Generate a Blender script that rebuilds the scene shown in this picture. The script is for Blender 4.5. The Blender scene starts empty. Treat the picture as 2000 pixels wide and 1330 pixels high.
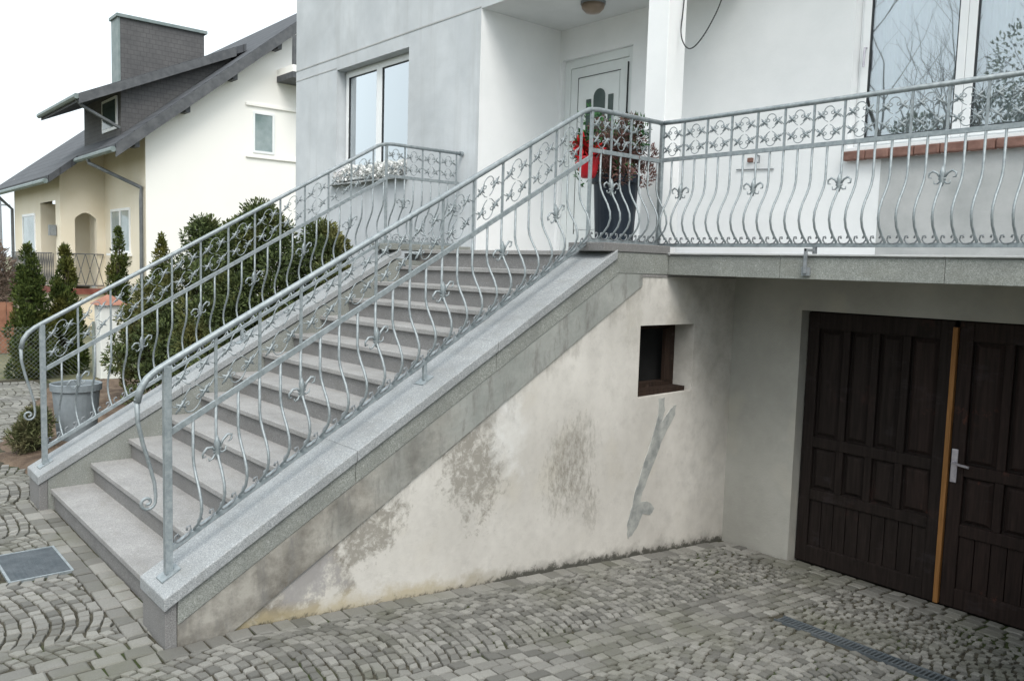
import bpy, math, random
import numpy as np
from mathutils import Vector, Matrix
random.seed(7)
rng = np.random.default_rng(7)
sc = bpy.context.scene
R = math.radians

# ------------------------------------------------------------------ camera
CAM = Vector((4.3, -1.376, 2.047))
yaw, pitch, roll = R(-49.2), R(-5.1), R(1.69)
fwd = Vector((math.sin(yaw)*math.cos(pitch), math.cos(yaw)*math.cos(pitch), math.sin(pitch)))
r0 = Vector((math.cos(yaw), -math.sin(yaw), 0)); u0 = r0.cross(fwd)
rgt = r0*math.cos(roll) + u0*math.sin(roll); upv = u0*math.cos(roll) - r0*math.sin(roll)
cd = bpy.data.cameras.new('camera'); cam = bpy.data.objects.new('camera', cd)
sc.collection.objects.link(cam); sc.camera = cam
cam.matrix_world = Matrix(((rgt.x, upv.x, -fwd.x, CAM.x), (rgt.y, upv.y, -fwd.y, CAM.y), (rgt.z, upv.z, -fwd.z, CAM.z), (0, 0, 0, 1)))
cd.sensor_width = 36; cd.lens = 36*1610/2000; cd.clip_start = .05; cd.clip_end = 2000

# ------------------------------------------------------------------ light
SUN = Vector((.52, -.36, .80)).normalized()
w = bpy.data.worlds.new('World'); sc.world = w; w.use_nodes = True
nt = w.node_tree; nt.nodes.clear()
sky = nt.nodes.new('ShaderNodeTexSky'); sky.sky_type = 'NISHITA'; sky.sun_disc = False
sky.sun_elevation = math.asin(SUN.z); sky.sun_rotation = math.atan2(SUN.x, SUN.y)
sky.dust_density = 6; sky.air_density = 1.2
hs = nt.nodes.new('ShaderNodeHueSaturation'); hs.inputs['Saturation'].default_value = .45
mx = nt.nodes.new('ShaderNodeMixRGB'); mx.inputs[0].default_value = .62; mx.inputs[2].default_value = (9.3, 10.3, 10.8, 1)
bg = nt.nodes.new('ShaderNodeBackground'); bg.inputs[1].default_value = .125
wo = nt.nodes.new('ShaderNodeOutputWorld')
nt.links.new(sky.outputs[0], hs.inputs['Color']); nt.links.new(hs.outputs[0], mx.inputs[1])
nt.links.new(mx.outputs[0], bg.inputs[0]); nt.links.new(bg.outputs[0], wo.inputs[0])
sd = bpy.data.lights.new('sun', 'SUN'); sd.energy = 1.4; sd.angle = R(32); sd.color = (1, .955, .89)
so = bpy.data.objects.new('sun', sd); sc.collection.objects.link(so); so.location = (10, -10, 20)
so.rotation_euler = SUN.to_track_quat('Z', 'Y').to_euler()
sc.view_settings.view_transform = 'Standard'; sc.view_settings.look = 'None'
sc.view_settings.exposure = .52; sc.view_settings.gamma = 1

# ------------------------------------------------------------------ helpers
COL = sc.collection

class MB:
    def __init__(s): s.v = []; s.f = []
    def quad(s, *p):
        i = len(s.v); s.v += [tuple(q) for q in p]; s.f.append(tuple(range(i, i+len(p)))); return s
    def hexa(s, p):      # 8 points: bottom 0-3 ccw, top 4-7
        i = len(s.v); s.v += [tuple(q) for q in p]
        s.f += [tuple(i+k for k in q) for q in ((3,2,1,0),(4,5,6,7),(0,1,5,4),(1,2,6,5),(2,3,7,6),(3,0,4,7))]; return s
    def box(s, x0, x1, y0, y1, z0, z1):
        return s.hexa([(x0,y0,z0),(x1,y0,z0),(x1,y1,z0),(x0,y1,z0),(x0,y0,z1),(x1,y0,z1),(x1,y1,z1),(x0,y1,z1)])
    def prism(s, poly, axis, a, b):   # poly of 2D points; axis 'x': (y,z) 'y': (x,z) 'z': (x,y)
        def P(q, t): return (t, q[0], q[1]) if axis == 'x' else ((q[0], t, q[1]) if axis == 'y' else (q[0], q[1], t))
        n = len(poly); i = len(s.v)
        s.v += [P(q, a) for q in poly] + [P(q, b) for q in poly]
        s.f.append(tuple(range(i+n-1, i-1, -1))); s.f.append(tuple(range(i+n, i+2*n)))
        for k in range(n): s.f.append((i+k, i+(k+1) % n, i+n+(k+1) % n, i+n+k))
        return s
    def tube(s, pts, r, n=6, closed=False):
        pts = [Vector(p) for p in pts]; m = len(pts); i0 = len(s.v)
        rs = r if isinstance(r, (list, tuple)) else [r]*m
        t0 = (pts[1]-pts[0]).normalized()
        a = Vector((0, 0, 1)) if abs(t0.z) < .9 else Vector((1, 0, 0))
        nrm = t0.cross(a).normalized()
        for k in range(m):
            if closed: t = (pts[(k+1) % m]-pts[k-1])
            else: t = pts[min(k+1, m-1)]-pts[max(k-1, 0)]
            t = t.normalized() if t.length > 1e-9 else t0
            nrm = (nrm - t*nrm.dot(t))
            nrm = nrm.normalized() if nrm.length > 1e-6 else t.orthogonal().normalized()
            b = t.cross(nrm)
            for j in range(n):
                an = 2*math.pi*(j+.5)/n
                s.v.append(tuple(pts[k] + (nrm*math.cos(an)+b*math.sin(an))*rs[k]))
        for k in range(m if closed else m-1):
            for j in range(n):
                k2 = (k+1) % m
                s.f.append((i0+k*n+j, i0+k*n+(j+1) % n, i0+k2*n+(j+1) % n, i0+k2*n+j))
        if not closed:
            s.f.append(tuple(i0+j for j in range(n-1, -1, -1))); s.f.append(tuple(i0+(m-1)*n+j for j in range(n)))
        return s
    def bar(s, a, b, wx, wy=None): # square bar with given half widths
        a = Vector(a); b = Vector(b); wy = wy or wx; t = (b-a).normalized()
        h = Vector((0, 0, 1)) if abs(t.z) < .95 else Vector((0, 1, 0))
        sx = t.cross(h).normalized(); sy = sx.cross(t)
        q = lambda p: [p-sx*wx-sy*wy, p+sx*wx-sy*wy, p+sx*wx+sy*wy, p-sx*wx+sy*wy]
        return s.hexa(q(a)+q(b))
    def lathe(s, prof, c, n=24):  # prof (r,z)
        i0 = len(s.v)
        for (r, z) in prof:
            for j in range(n):
                a = 2*math.pi*j/n; s.v.append((c[0]+r*math.cos(a), c[1]+r*math.sin(a), c[2]+z))
        for k in range(len(prof)-1):
            for j in range(n):
                s.f.append((i0+k*n+j, i0+k*n+(j+1) % n, i0+(k+1)*n+(j+1) % n, i0+(k+1)*n+j))
        s.f.append(tuple(i0+j for j in range(n-1, -1, -1))); s.f.append(tuple(i0+(len(prof)-1)*n+j for j in range(n)))
        return s
    def mesh(s, name, mat, smooth=False):
        me = bpy.data.meshes.new(name); me.from_pydata(s.v, [], s.f); me.materials.append(mat)
        if smooth: me.polygons.foreach_set('use_smooth', [True]*len(me.polygons))
        me.update(); return me
    def build(s, name, mat, parent=None, bevel=0, smooth=False):
        me = s.mesh(name, mat, smooth); return link(name, me, parent, None, bevel)

def link(name, me, parent=None, loc=None, bevel=0):
    o = bpy.data.objects.new(name, me); COL.objects.link(o)
    if parent is not None:
        o.parent = parent; o.matrix_parent_inverse = PINV(parent)
    if loc is not None: o.location = loc
    if bevel:
        b = o.modifiers.new('bevel', 'BEVEL'); b.width = bevel; b.segments = 2; b.limit_method = 'ANGLE'; b.angle_limit = R(40)
    return o
WLOC = {}
def PINV(p):
    l = Vector((0, 0, 0)); q = p
    # world translation of parent (no rotations used on parents)
    while q is not None:
        if q.parent is None: l += q.location
        else: l += q.location + q.matrix_parent_inverse.translation
        q = q.parent
    return Matrix.Translation(-l)
def thing(name, label, cat, loc, group=None):
    o = bpy.data.objects.new(name, None); COL.objects.link(o); o.location = loc; o.empty_display_size = .2
    return tag(o, label, cat, group)
def tag(o, label=None, cat=None, group=None, kind=None):
    if label: o['label'] = label
    if cat: o['category'] = cat
    if group: o['group'] = group
    if kind: o['kind'] = kind
    return o

def npmesh(name, V, F, mat, tone=None):   # V (n,3), F (m,k)
    me = bpy.data.meshes.new(name); k = F.shape[1]
    me.vertices.add(len(V)); me.vertices.foreach_set('co', V.astype(np.float32).ravel())
    me.loops.add(F.size); me.loops.foreach_set('vertex_index', F.astype(np.int32).ravel())
    me.polygons.add(len(F)); me.polygons.foreach_set('loop_start', np.arange(len(F), dtype=np.int32)*k)
    me.update(calc_edges=True)
    if tone is not None:
        a = me.attributes.new('tone', 'FLOAT', 'FACE'); a.data.foreach_set('value', tone.astype(np.float32))
    me.materials.append(mat); return me

# ------------------------------------------------------------------ materials
def M(name): 
    m = bpy.data.materials.new(name); m.use_nodes = True; n = m.node_tree.nodes; return m, n, m.node_tree.links, n['Principled BSDF']
class NB:
    """small node builder around one material"""
    def __init__(s, name, rough=.8, spec=.3, metal=0):
        s.m, s.n, s.l, s.b = M(name)
        s.b.inputs['Roughness'].default_value = rough; s.b.inputs['Metallic'].default_value = metal
        s.b.inputs['Specular IOR Level'].default_value = spec
        tc = s.n.new('ShaderNodeTexCoord'); s.co = tc.outputs['Object']
    def val(s, sock, v):
        if hasattr(v, 'links') or isinstance(v, bpy.types.NodeSocket): s.l.new(v, sock)
        elif isinstance(v, (tuple, list)): sock.default_value = (*v, 1) if len(v) == 3 and sock.type == 'RGBA' else v
        else: sock.default_value = v
    def mapping(s, scale=(1, 1, 1), loc=(0, 0, 0), rot=(0, 0, 0), src=None):
        p = s.n.new('ShaderNodeMapping'); s.l.new(src or s.co, p.inputs[0])
        p.inputs['Scale'].default_value = scale; p.inputs['Location'].default_value = loc; p.inputs['Rotation'].default_value = rot
        return p.outputs[0]
    def noise(s, scale, detail=4, rough=.55, vec=None, dist=0):
        t = s.n.new('ShaderNodeTexNoise'); s.l.new(vec or s.co, t.inputs['Vector'])
        t.inputs['Scale'].default_value = scale; t.inputs['Detail'].default_value = detail; t.inputs['Roughness'].default_value = rough
        t.inputs['Distortion'].default_value = dist; return t.outputs['Fac']
    def ramp(s, fac, a, b, c0=(0, 0, 0), c1=(1, 1, 1)):
        t = s.n.new('ShaderNodeValToRGB'); s.val(t.inputs[0], fac); e = t.color_ramp.elements
        e[0].position = a; e[1].position = b; e[0].color = (*c0, 1); e[1].color = (*c1, 1); return t.outputs[0]
    def math(s, op, a, b=0, c=0, clamp=False):
        t = s.n.new('ShaderNodeMath'); t.operation = op; t.use_clamp = clamp
        for i, q in enumerate((a, b, c)): s.val(t.inputs[i], q)
        return t.outputs[0]
    def mix(s, fac, a, b, mode='MIX'):
        t = s.n.new('ShaderNodeMixRGB'); t.blend_type = mode
        s.val(t.inputs[0], fac); s.val(t.inputs[1], a); s.val(t.inputs[2], b); return t.outputs[0]
    def xyz(s, src=None):
        t = s.n.new('ShaderNodeSeparateXYZ'); s.l.new(src or s.co, t.inputs[0]); return t.outputs
    def attr(s, name):
        t = s.n.new('ShaderNodeAttribute'); t.attribute_name = name; return t.outputs['Fac']
    def color(s, c): s.val(s.b.inputs['Base Color'], c); return s
    def bump(s, h, strength=.3, dist=.01):
        t = s.n.new('ShaderNodeBump'); t.inputs['Strength'].default_value = strength; t.inputs['Distance'].default_value = dist
        s.l.new(h, t.inputs['Height']); s.l.new(t.outputs[0], s.b.inputs['Normal']); return s

def simple(name, c1, c2, scale=6, rough=.8, bumps=.2, bscale=60, metal=0, spec=.3, dist=.004, lo=.35, hi=.65):
    b = NB(name, rough, spec, metal)
    b.color(b.ramp(b.noise(scale, 5, .6), lo, hi, c1, c2))
    if bumps: b.bump(b.noise(bscale, 3), bumps, dist)
    return b.m
def granite(name, base, dark, light, stain=.0, rough=.7, flow=None):
    b = NB(name, rough, .35)
    sp = b.noise(170, 2, .7); sp2 = b.noise(75, 3, .7)
    c = b.mix(b.ramp(sp, .36, .60), dark, base)
    c = b.mix(b.ramp(sp2, .56, .72), c, light)
    if stain:
        st = b.ramp(b.noise(2.6, 6, .65), .42, .70)
        c = b.mix(b.math('MULTIPLY', st, stain), c, tuple(q*.45 for q in base))
        st2 = b.ramp(b.noise(9, 6, .72, b.mapping((.35, 1, 1))), .50, .74)
        c = b.mix(b.math('MULTIPLY', st2, stain*.8), c, (base[0]*.55, base[1]*.52, base[2]*.46))
    b.color(c).bump(sp, .12, .003); return b.m

MAT = {}
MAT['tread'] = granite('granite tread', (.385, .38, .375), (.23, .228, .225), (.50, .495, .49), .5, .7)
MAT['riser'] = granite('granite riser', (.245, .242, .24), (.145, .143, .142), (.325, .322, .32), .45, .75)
MAT['cap'] = granite('granite cap', (.38, .40, .41), (.21, .222, .232), (.53, .55, .565), .45, .6)
MAT['fascia'] = granite('granite fascia', (.32, .335, .315), (.16, .17, .155), (.43, .445, .42), .55, .75)
MAT['floor_stone'] = granite('granite floor', (.36, .35, .34), (.22, .21, .21), (.46, .45, .44), .3)

# galvanised steel
b = NB('galvanised steel', .5, .4, .35)
b.color(b.ramp(b.noise(26, 4, .7), .3, .7, (.21, .245, .26), (.37, .41, .43))).bump(b.noise(90, 2), .06, .002)
MAT['zinc'] = b.m
MAT['zinc_dark'] = simple('grey painted iron', (.20, .22, .235), (.29, .31, .325), 30, .55, .1, 90, .3)
MAT['white_paint'] = simple('white plaster', (.77, .79, .80), (.84, .855, .865), 1.6, .85, .25, 45)
MAT['white_side'] = simple('white smooth plaster', (.80, .82, .83), (.85, .865, .875), 2.0, .8, .15, 60)
# grey cement render with soft trowel clouds
b = NB('grey cement render', .9, .2)
c = b.ramp(b.noise(1.3, 6, .62), .30, .72, (.47, .50, .525), (.63, .66, .685))
c = b.mix(b.math('MULTIPLY', b.ramp(b.noise(.75, 5, .7, dist=.6), .5, .72), .5), c, (.40, .42, .43))
c = b.mix(b.math('MULTIPLY', b.ramp(b.noise(1.0, 5, .7, b.mapping((5, 5, .35))), .52, .75), .35), c, (.36, .37, .37))
b.color(c).bump(b.noise(70, 4), .3, .004); MAT['grey_render'] = b.m
MAT['raw_render'] = simple('unpainted cement render', (.36, .375, .375), (.50, .51, .51), 2.4, .9, .3, 60)
MAT['ceiling'] = simple('ceiling plaster', (.60, .62, .62), (.66, .68, .68), 2, .9, .15, 50)
MAT['pvc'] = simple('white window plastic', (.80, .82, .83), (.84, .86, .87), 3, .35, 0, spec=.5)
MAT['gasket'] = simple('dark rubber seal', (.03, .035, .04), (.05, .055, .06), 9, .6, 0)
MAT['door_white'] = simple('white door panel', (.68, .72, .72), (.74, .78, .78), 3, .4, 0, spec=.45)
MAT['dark_glass'] = simple('dark tinted glass', (.035, .06, .055), (.06, .09, .085), 4, .08, 0, spec=.6)
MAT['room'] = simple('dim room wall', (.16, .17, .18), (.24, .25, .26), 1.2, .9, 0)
MAT['brick_sill'] = simple('red brown clay sill tile', (.16, .085, .068), (.27, .155, .125), 9, .75, .3, 60)
MAT['soil'] = simple('garden soil', (.075, .052, .038), (.17, .125, .09), 5, .95, .9, 22, dist=.03)
MAT['ground_mat'] = simple('dry grass and soil', (.10, .105, .06), (.20, .19, .125), .8, .95, .6, 9, dist=.03)

# glass
def glass(name, tint, gain=6.0):
    m, n, l, p = M(name); n.remove(p); out = n['Material Output']
    fr = n.new('ShaderNodeFresnel'); fr.inputs[0].default_value = 1.55
    mu = n.new('ShaderNodeMath'); mu.operation = 'MULTIPLY_ADD'; mu.inputs[1].default_value = gain; mu.inputs[2].default_value = .08; mu.use_clamp = True
    g = n.new('ShaderNodeBsdfGlossy'); g.inputs['Roughness'].default_value = .01; g.inputs[0].default_value = (.92, .97, 1, 1)
    t = n.new('ShaderNodeBsdfTransparent'); t.inputs[0].default_value = (*tint, 1)
    tc = n.new('ShaderNodeTexCoord'); ns = n.new('ShaderNodeTexNoise'); ns.inputs['Scale'].default_value = 1.3; ns.inputs['Detail'].default_value = 1
    bu = n.new('ShaderNodeBump'); bu.inputs['Strength'].default_value = .05; bu.inputs['Distance'].default_value = .02
    l.new(tc.outputs['Object'], ns.inputs[0]); l.new(ns.outputs[0], bu.inputs['Height']); l.new(bu.outputs[0], g.inputs['Normal'])
    x = n.new('ShaderNodeMixShader'); l.new(fr.outputs[0], mu.inputs[0]); l.new(mu.outputs[0], x.inputs[0])
    l.new(t.outputs[0], x.inputs[1]); l.new(g.outputs[0], x.inputs[2]); l.new(x.outputs[0], out.inputs[0]); return m
MAT['glass'] = glass('window glass', (.94, .965, .975))
MAT['glass_clear'] = glass('clear window glass', (.96, .975, .98), 3.2)
b = NB('sheer curtain', .9, .1); b.color((.80, .83, .85)); MAT['curtain'] = b.m

# stained plaster of the stair wall (object space = world metres; the wall lies in the y-z plane)
SLOPE = .57
def plaster(name, c_lo, c_hi, stains=True):
    b = NB(name, .92, .15); o = b.xyz(); y, z = o[1], o[2]
    big = b.noise(1.1, 5, .6); mid = b.noise(4.5, 6, .7)
    c = b.ramp(big, .30, .70, c_lo, c_hi)
    c = b.mix(b.math('MULTIPLY', b.ramp(mid, .45, .75), .30), c, tuple(q*.72 for q in c_lo))
    c = b.mix(b.math('MULTIPLY', b.ramp(b.noise(2.3, 3, .5, b.mapping(loc=(7, 3, 1))), .55, .75), .35), c, (.56, .52, .43))
    fine = b.noise(13, 7, .78, dist=.4); fine2 = b.noise(28, 6, .8, b.mapping((1, 1, .45)))
    if stains:
        def spot(cy, cz, ry, rz, lo, hi, src, amt, col, cin, rot=0):
            dy = b.math('SUBTRACT', y, cy); dz = b.math('SUBTRACT', z, cz)
            cs, sn = math.cos(rot), math.sin(rot)
            u = b.math('DIVIDE', b.math('ADD', b.math('MULTIPLY', dy, cs), b.math('MULTIPLY', dz, sn)), ry)
            v = b.math('DIVIDE', b.math('SUBTRACT', b.math('MULTIPLY', dz, cs), b.math('MULTIPLY', dy, sn)), rz)
            d = b.math('SQRT', b.math('ADD', b.math('MULTIPLY', u, u), b.math('MULTIPLY', v, v)))
            g = b.math('SUBTRACT', 1.0, d)                       # 1 in the middle, 0 on the rim
            k = b.math('ADD', b.math('MULTIPLY', b.math('MINIMUM', g, .55), .55), b.math('MULTIPLY', b.math('SUBTRACT', src, .5), 1.7))
            return b.mix(b.math('MULTIPLY', b.ramp(k, lo, hi), amt), cin, col)
        dk = (.23, .215, .185)
        c = spot(2.95, .62, .26, .36, .0, .5, fine2, .8, dk, c, R(-25))      # scrubbed dark patch
        c = spot(2.98, .36, .30, .22, .05, .6, fine2, .6, dk, c, R(20))
        c = spot(3.20, .20, .12, .22, .10, .4, fine2, .50, dk, c)
        c = spot(2.02, .70, .32, .52, .10, .34, fine, .75, dk, c, R(20))        # flaked patches under the band
        c = spot(1.24, .38, .36, .20, .08, .34, fine, .8, dk, c, R(30))
        c = spot(2.12, 1.02, .22, .16, .10, .4, fine2, .6, (.30, .29, .27), c, R(30))
        c = spot(.50, .10, .72, .34, -.05, .30, mid, .9, (.16, .14, .11), c, R(30))
        c = spot(.78, .20, .26, .22, .05, .2, mid, .8, (.34, .33, .33), c)
        c = spot(2.35, .95, .22, .40, .0, .5, mid, .55, (.82, .83, .82), c)     # pale repair
        c = spot(4.55, 1.55, .62, .62, .0, .7, mid, .45, (.26, .24, .20), c)
        c = spot(3.62, 1.62, .16, .34, .1, .6, fine2, .45, (.40, .385, .33), c)
        c = spot(4.75, .35, .5, .5, .1, .8, mid, .4, (.36, .35, .34), c)
        # dirty drips below the render band
        below = b.math('SUBTRACT', b.math('ADD', -.11, b.math('MULTIPLY', y, SLOPE)), z)      # metres below the band
        drip = b.noise(1.0, 5, .7, b.mapping((1, 11, 1.6))); drip2 = b.noise(3.0, 5, .7)
        kd = b.math('ADD', b.math('SUBTRACT', .16, below), b.math('MULTIPLY', b.math('SUBTRACT', b.math('MULTIPLY', b.math('ADD', drip, drip2), .5), .5), 1.5))
        c = b.mix(b.math('MULTIPLY', b.ramp(kd, .0, .30), .75), c, (.24, .225, .195))
        c = b.mix(b.math('MULTIPLY', b.ramp(b.noise(6.5, 7, .75, b.mapping(loc=(2, 9, 4))), .52, .70), .35), c, (.37, .36, .335))
        # ochre algae and dirt along the sloping foot
        foot = b.math('ADD', z, b.math('MULTIPLY', b.math('SUBTRACT', y, .45), .087))
        k = b.math('ADD', b.math('SUBTRACT', .10, foot), b.math('MULTIPLY', b.math('SUBTRACT', mid, .5), .28))
        band = b.ramp(k, .0, .08)
        side = b.ramp(b.math('MULTIPLY', y, .25), .40, .62)
        c = b.mix(b.math('MULTIPLY', band, .65), c, b.mix(side, (.40, .335, .20), (.25, .24, .22)))
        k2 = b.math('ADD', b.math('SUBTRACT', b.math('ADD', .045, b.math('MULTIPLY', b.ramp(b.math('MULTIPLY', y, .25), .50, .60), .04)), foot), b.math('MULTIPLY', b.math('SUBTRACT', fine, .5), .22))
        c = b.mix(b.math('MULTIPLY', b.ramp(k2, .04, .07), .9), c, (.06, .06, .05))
    b.color(c).bump(b.math('ADD', fine, b.math('MULTIPLY', big, 2)), .35, .012); return b.m
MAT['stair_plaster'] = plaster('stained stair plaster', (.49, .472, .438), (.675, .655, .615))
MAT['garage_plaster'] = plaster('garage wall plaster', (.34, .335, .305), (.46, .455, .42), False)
b = NB('weathered render band', .92, .15)
c = b.ramp(b.noise(2.4, 6, .7), .35, .68, (.25, .265, .25), (.36, .37, .35))
low = b.ramp(b.math('ADD', b.math('MULTIPLY', b.xyz()[1], .25), b.math('MULTIPLY', b.noise(3.2, 4), .5)), .50, .78)
c = b.mix(low, b.ramp(b.noise(3.6, 6, .7), .35, .66, (.11, .10, .085), (.37, .355, .32)), c)
c = b.mix(b.ramp(b.noise(9, 6, .75, b.mapping((1, 1, .3))), .50, .68), c, (.19, .185, .175)); b.color(c).bump(b.noise(16, 6, .7), .5, .012)
MAT['band'] = b.m
MAT['mortar'] = simple('grey repair mortar', (.25, .265, .26), (.44, .45, .43), 9, .95, .6, 40)

# cobbles
def stone_mat(name, k=1.0):
    b = NB(name, .82, .3); t = b.attr('tone')
    c = b.mix(t, (.13*k, .128*k, .117*k), (.295*k, .29*k, .268*k))
    c = b.mix(b.math('MULTIPLY', b.ramp(b.noise(1.1, 5, .65), .46, .66), .5), c, (.125, .128, .085))
    c = b.mix(b.math('MULTIPLY', b.ramp(b.noise(130, 3, .7), .35, .65), .5), c, b.mix(.5, c, (.07, .07, .07)))
    b.color(c).bump(b.noise(38, 4, .6), .5, .006); return b.m
MAT['sett'] = stone_mat('granite sett')
b = NB('mossy joint sand', .95, .1)
c = b.ramp(b.noise(14, 5, .7), .35, .65, (.04, .037, .029), (.095, .088, .068))
c = b.mix(b.ramp(b.noise(1.6, 5, .6), .5, .62), c, (.045, .058, .024)); b.color(c).bump(b.noise(50, 4), .6, .01)
MAT['joint'] = b.m

# dark stained timber of the garage door
def timber(name, c1, c2, wear=.0, rough=.5, worn=(.20, .10, .06), dust=False):
    b = NB(name, rough, .18); v = b.mapping((14, 14, .9))
    g = b.noise(3, 6, .65, v, .5)
    c = b.ramp(g, .3, .7, c1, c2)
    if wear: c = b.mix(b.math('MULTIPLY', b.ramp(b.noise(2.1, 6, .7, b.mapping((1.6, 1, 1))), .60, .70), wear), c, worn)
    if dust:
        z = b.xyz()[2]
        k = b.noise(2.2, 6, .72, b.mapping((1, 1, 2.2), loc=(3.3, 0, .4)))
        c = b.mix(b.math('MULTIPLY', b.ramp(k, .58, .8), .45), c, (.07, .064, .072))
    b.color(c).bump(g, .25, .004); return b.m
MAT['garage_wood'] = timber('dark brown stained timber', (.010, .0075, .0065), (.026, .019, .017), .5, .75, (.05, .026, .022), True)
MAT['garage_worn'] = timber('worn reddish timber', (.013, .009, .008), (.034, .022, .019), .8, .75, (.12, .045, .03), True)
MAT['batten'] = timber('raw orange pine', (.20, .095, .03), (.36, .175, .062), 0, .6)
MAT['frame_wood'] = timber('old brown window timber', (.016, .011, .009), (.045, .028, .020), .7, .9, (.12, .095, .075))
MAT['black'] = simple('dark cellar', (.008, .008, .008), (.014, .014, .014), 4, .9, 0)
MAT['steel'] = simple('steel fitting', (.42, .40, .46), (.58, .56, .60), 20, .35, 0, metal=.6)

# foliage
def leafmat(name, c1, c2, c3=None, trans=.25):
    b = NB(name, .7, .2); t = b.attr('tone')
    c = b.mix(t, c1, c2)
    if c3: c = b.mix(b.ramp(b.noise(1.6, 3, .6), .5, .68), c, c3)
    b.color(c)
    b.b.inputs['Transmission Weight'].default_value = 0
    return b.m
MAT['juniper'] = leafmat('juniper needles', (.026, .042, .016), (.115, .15, .055), (.15, .145, .05))
MAT['thuja'] = leafmat('thuja sprays', (.024, .042, .010), (.095, .125, .03), (.125, .12, .03))
MAT['smallbush'] = leafmat('dry dwarf pine', (.045, .055, .022), (.15, .16, .075), (.19, .16, .10))
MAT['heather'] = leafmat('winter heather', (.045, .06, .035), (.15, .055, .055), (.20, .11, .10))
MAT['dryflower'] = leafmat('dry flower stalks', (.16, .12, .085), (.36, .31, .27), (.42, .36, .36))
MAT['hedge'] = leafmat('far bare shrubs', (.09, .065, .05), (.20, .15, .12))
MAT['white_flower'] = leafmat('white blossom', (.66, .68, .66), (.88, .88, .88), (.80, .74, .77))
MAT['green_leaf'] = leafmat('green leaf', (.02, .07, .02), (.05, .16, .05))
MAT['red_petal'] = leafmat('red bract', (.36, .008, .012), (.62, .025, .03))
MAT['bark'] = simple('bark', (.05, .04, .032), (.12, .095, .075), 12, .9, .6, 30)
MAT['red_pot'] = simple('glossy red plastic', (.52, .008, .018), (.62, .012, .025), 4, .35, 0, spec=.5)
MAT['blue_pot'] = simple('dark blue glazed pot', (.008, .014, .024), (.020, .030, .045), 5, .5, 0, spec=.3)
MAT['tub'] = simple('grey fibre cement', (.17, .20, .22), (.25, .285, .31), 4, .8, .3, 40)
MAT['lamp_glass'] = simple('amber lamp glass', (.20, .15, .11), (.28, .22, .17), 5, .3, 0)
MAT['cable'] = simple('black cable', (.02, .022, .024), (.03, .032, .034), 9, .5, 0)
MAT['grate'] = simple('galvanised floor grate', (.13, .155, .175), (.20, .225, .245), 9, .5, .2, 60, metal=.5)

# neighbour
MAT['n_wall'] = simple('cream render', (.74, .67, .535), (.78, .72, .60), 1.1, .9, .15, 30)
MAT['n_wall_lit'] = simple('lit cream render', (.87, .86, .825), (.885, .875, .84), 1.1, .9, .15, 30)  # paler copy of the cream render: the gable's stronger light is in the colour
b = NB('slate coloured tiles', .7, .3); sx = b.xyz()
rowz = b.math('FRACT', b.math('MULTIPLY', sx[1], 3.4)); c = b.ramp(b.noise(2.2, 5, .7), .3, .7, (.055, .060, .068), (.095, .10, .11))
b.color(b.mix(b.ramp(rowz, .82, .95), c, (.04, .042, .046))).bump(rowz, .6, .04); MAT['n_roof'] = b.m
MAT['n_trim'] = simple('grey roof timber', (.075, .08, .087), (.12, .125, .132), 5, .7, 0)
b = NB('slate cladding', .75, .25); o_ = b.xyz()
fz = b.math('FRACT', b.math('MULTIPLY', o_[2], 8)); fy = b.math('FRACT', b.math('ADD', b.math('MULTIPLY', o_[1], 6.2), b.math('MULTIPLY', b.math('FLOOR', b.math('MULTIPLY', o_[2], 8)), .5)))
jn = b.math('MAXIMUM', b.ramp(fz, .86, .95), b.ramp(fy, .90, .97))
b.color(b.mix(jn, b.ramp(b.noise(3, 5, .7), .3, .7, (.085, .085, .088), (.125, .123, .125)), (.068, .068, .07))); MAT['n_slate'] = b.m
MAT['n_copper'] = simple('green grey sheet metal', (.16, .205, .205), (.22, .26, .26), 5, .5, 0)
MAT['n_pipe'] = simple('grey downpipe', (.10, .11, .115), (.15, .16, .165), 5, .5, 0)
MAT['n_red'] = simple('dark red terrace edge', (.16, .05, .04), (.24, .09, .07), 5, .8, .2, 30)
MAT['pillar_white'] = simple('white pillar plaster', (.72, .74, .72), (.80, .82, .80), 3, .85, .2, 30)
MAT['cap_red'] = simple('terracotta cap', (.30, .14, .10), (.42, .21, .15), 6, .8, .2, 30)
MAT['fence_wire'] = simple('green wire', (.16, .19, .17), (.24, .27, .25), 9, .6, 0)
MAT['rust_wood'] = simple('red brown boards', (.22, .10, .065), (.34, .17, .11), 5, .85, .2, 30)

# ------------------------------------------------------------------ ground
def gz(x, y):
    return -.087*max(0., y-.45) if x > -.05 else 0.
g = MB()
for (x0, x1, y0, y1) in ((-400, -.05, -400, 400), (-.05, 400, -400, .45), (8, 400, .45, 400), (-.05, 8, 6, 400)):
    g.quad((x0, y0, -.03), (x1, y0, -.03), (x1, y1, -.03), (x0, y1, -.03))
tag(g.build('ground', MAT['ground_mat']), kind='structure')
p = MB()
p.quad((-11, -3.5, -.0115), (-3.39, -3.5, -.0115), (-3.39, 1.6, -.0115), (-11, 1.6, -.0115))
p.quad((-3.39, -3.5, -.0115), (-.05, -3.5, -.0115), (-.05, .2, -.0115), (-3.39, .2, -.0115))
p.quad((-.05, -3.5, -.0115), (8, -3.5, -.0115), (8, .45, -.0115), (-.05, .45, -.0115))
p.quad((-.05, .45, -.0115), (8, .45, -.0115), (8, 6, -.0115-.087*5.55), (-.05, 6, -.0115-.087*5.55))
paving = tag(p.build('paving', MAT['joint']), kind='structure')

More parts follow.
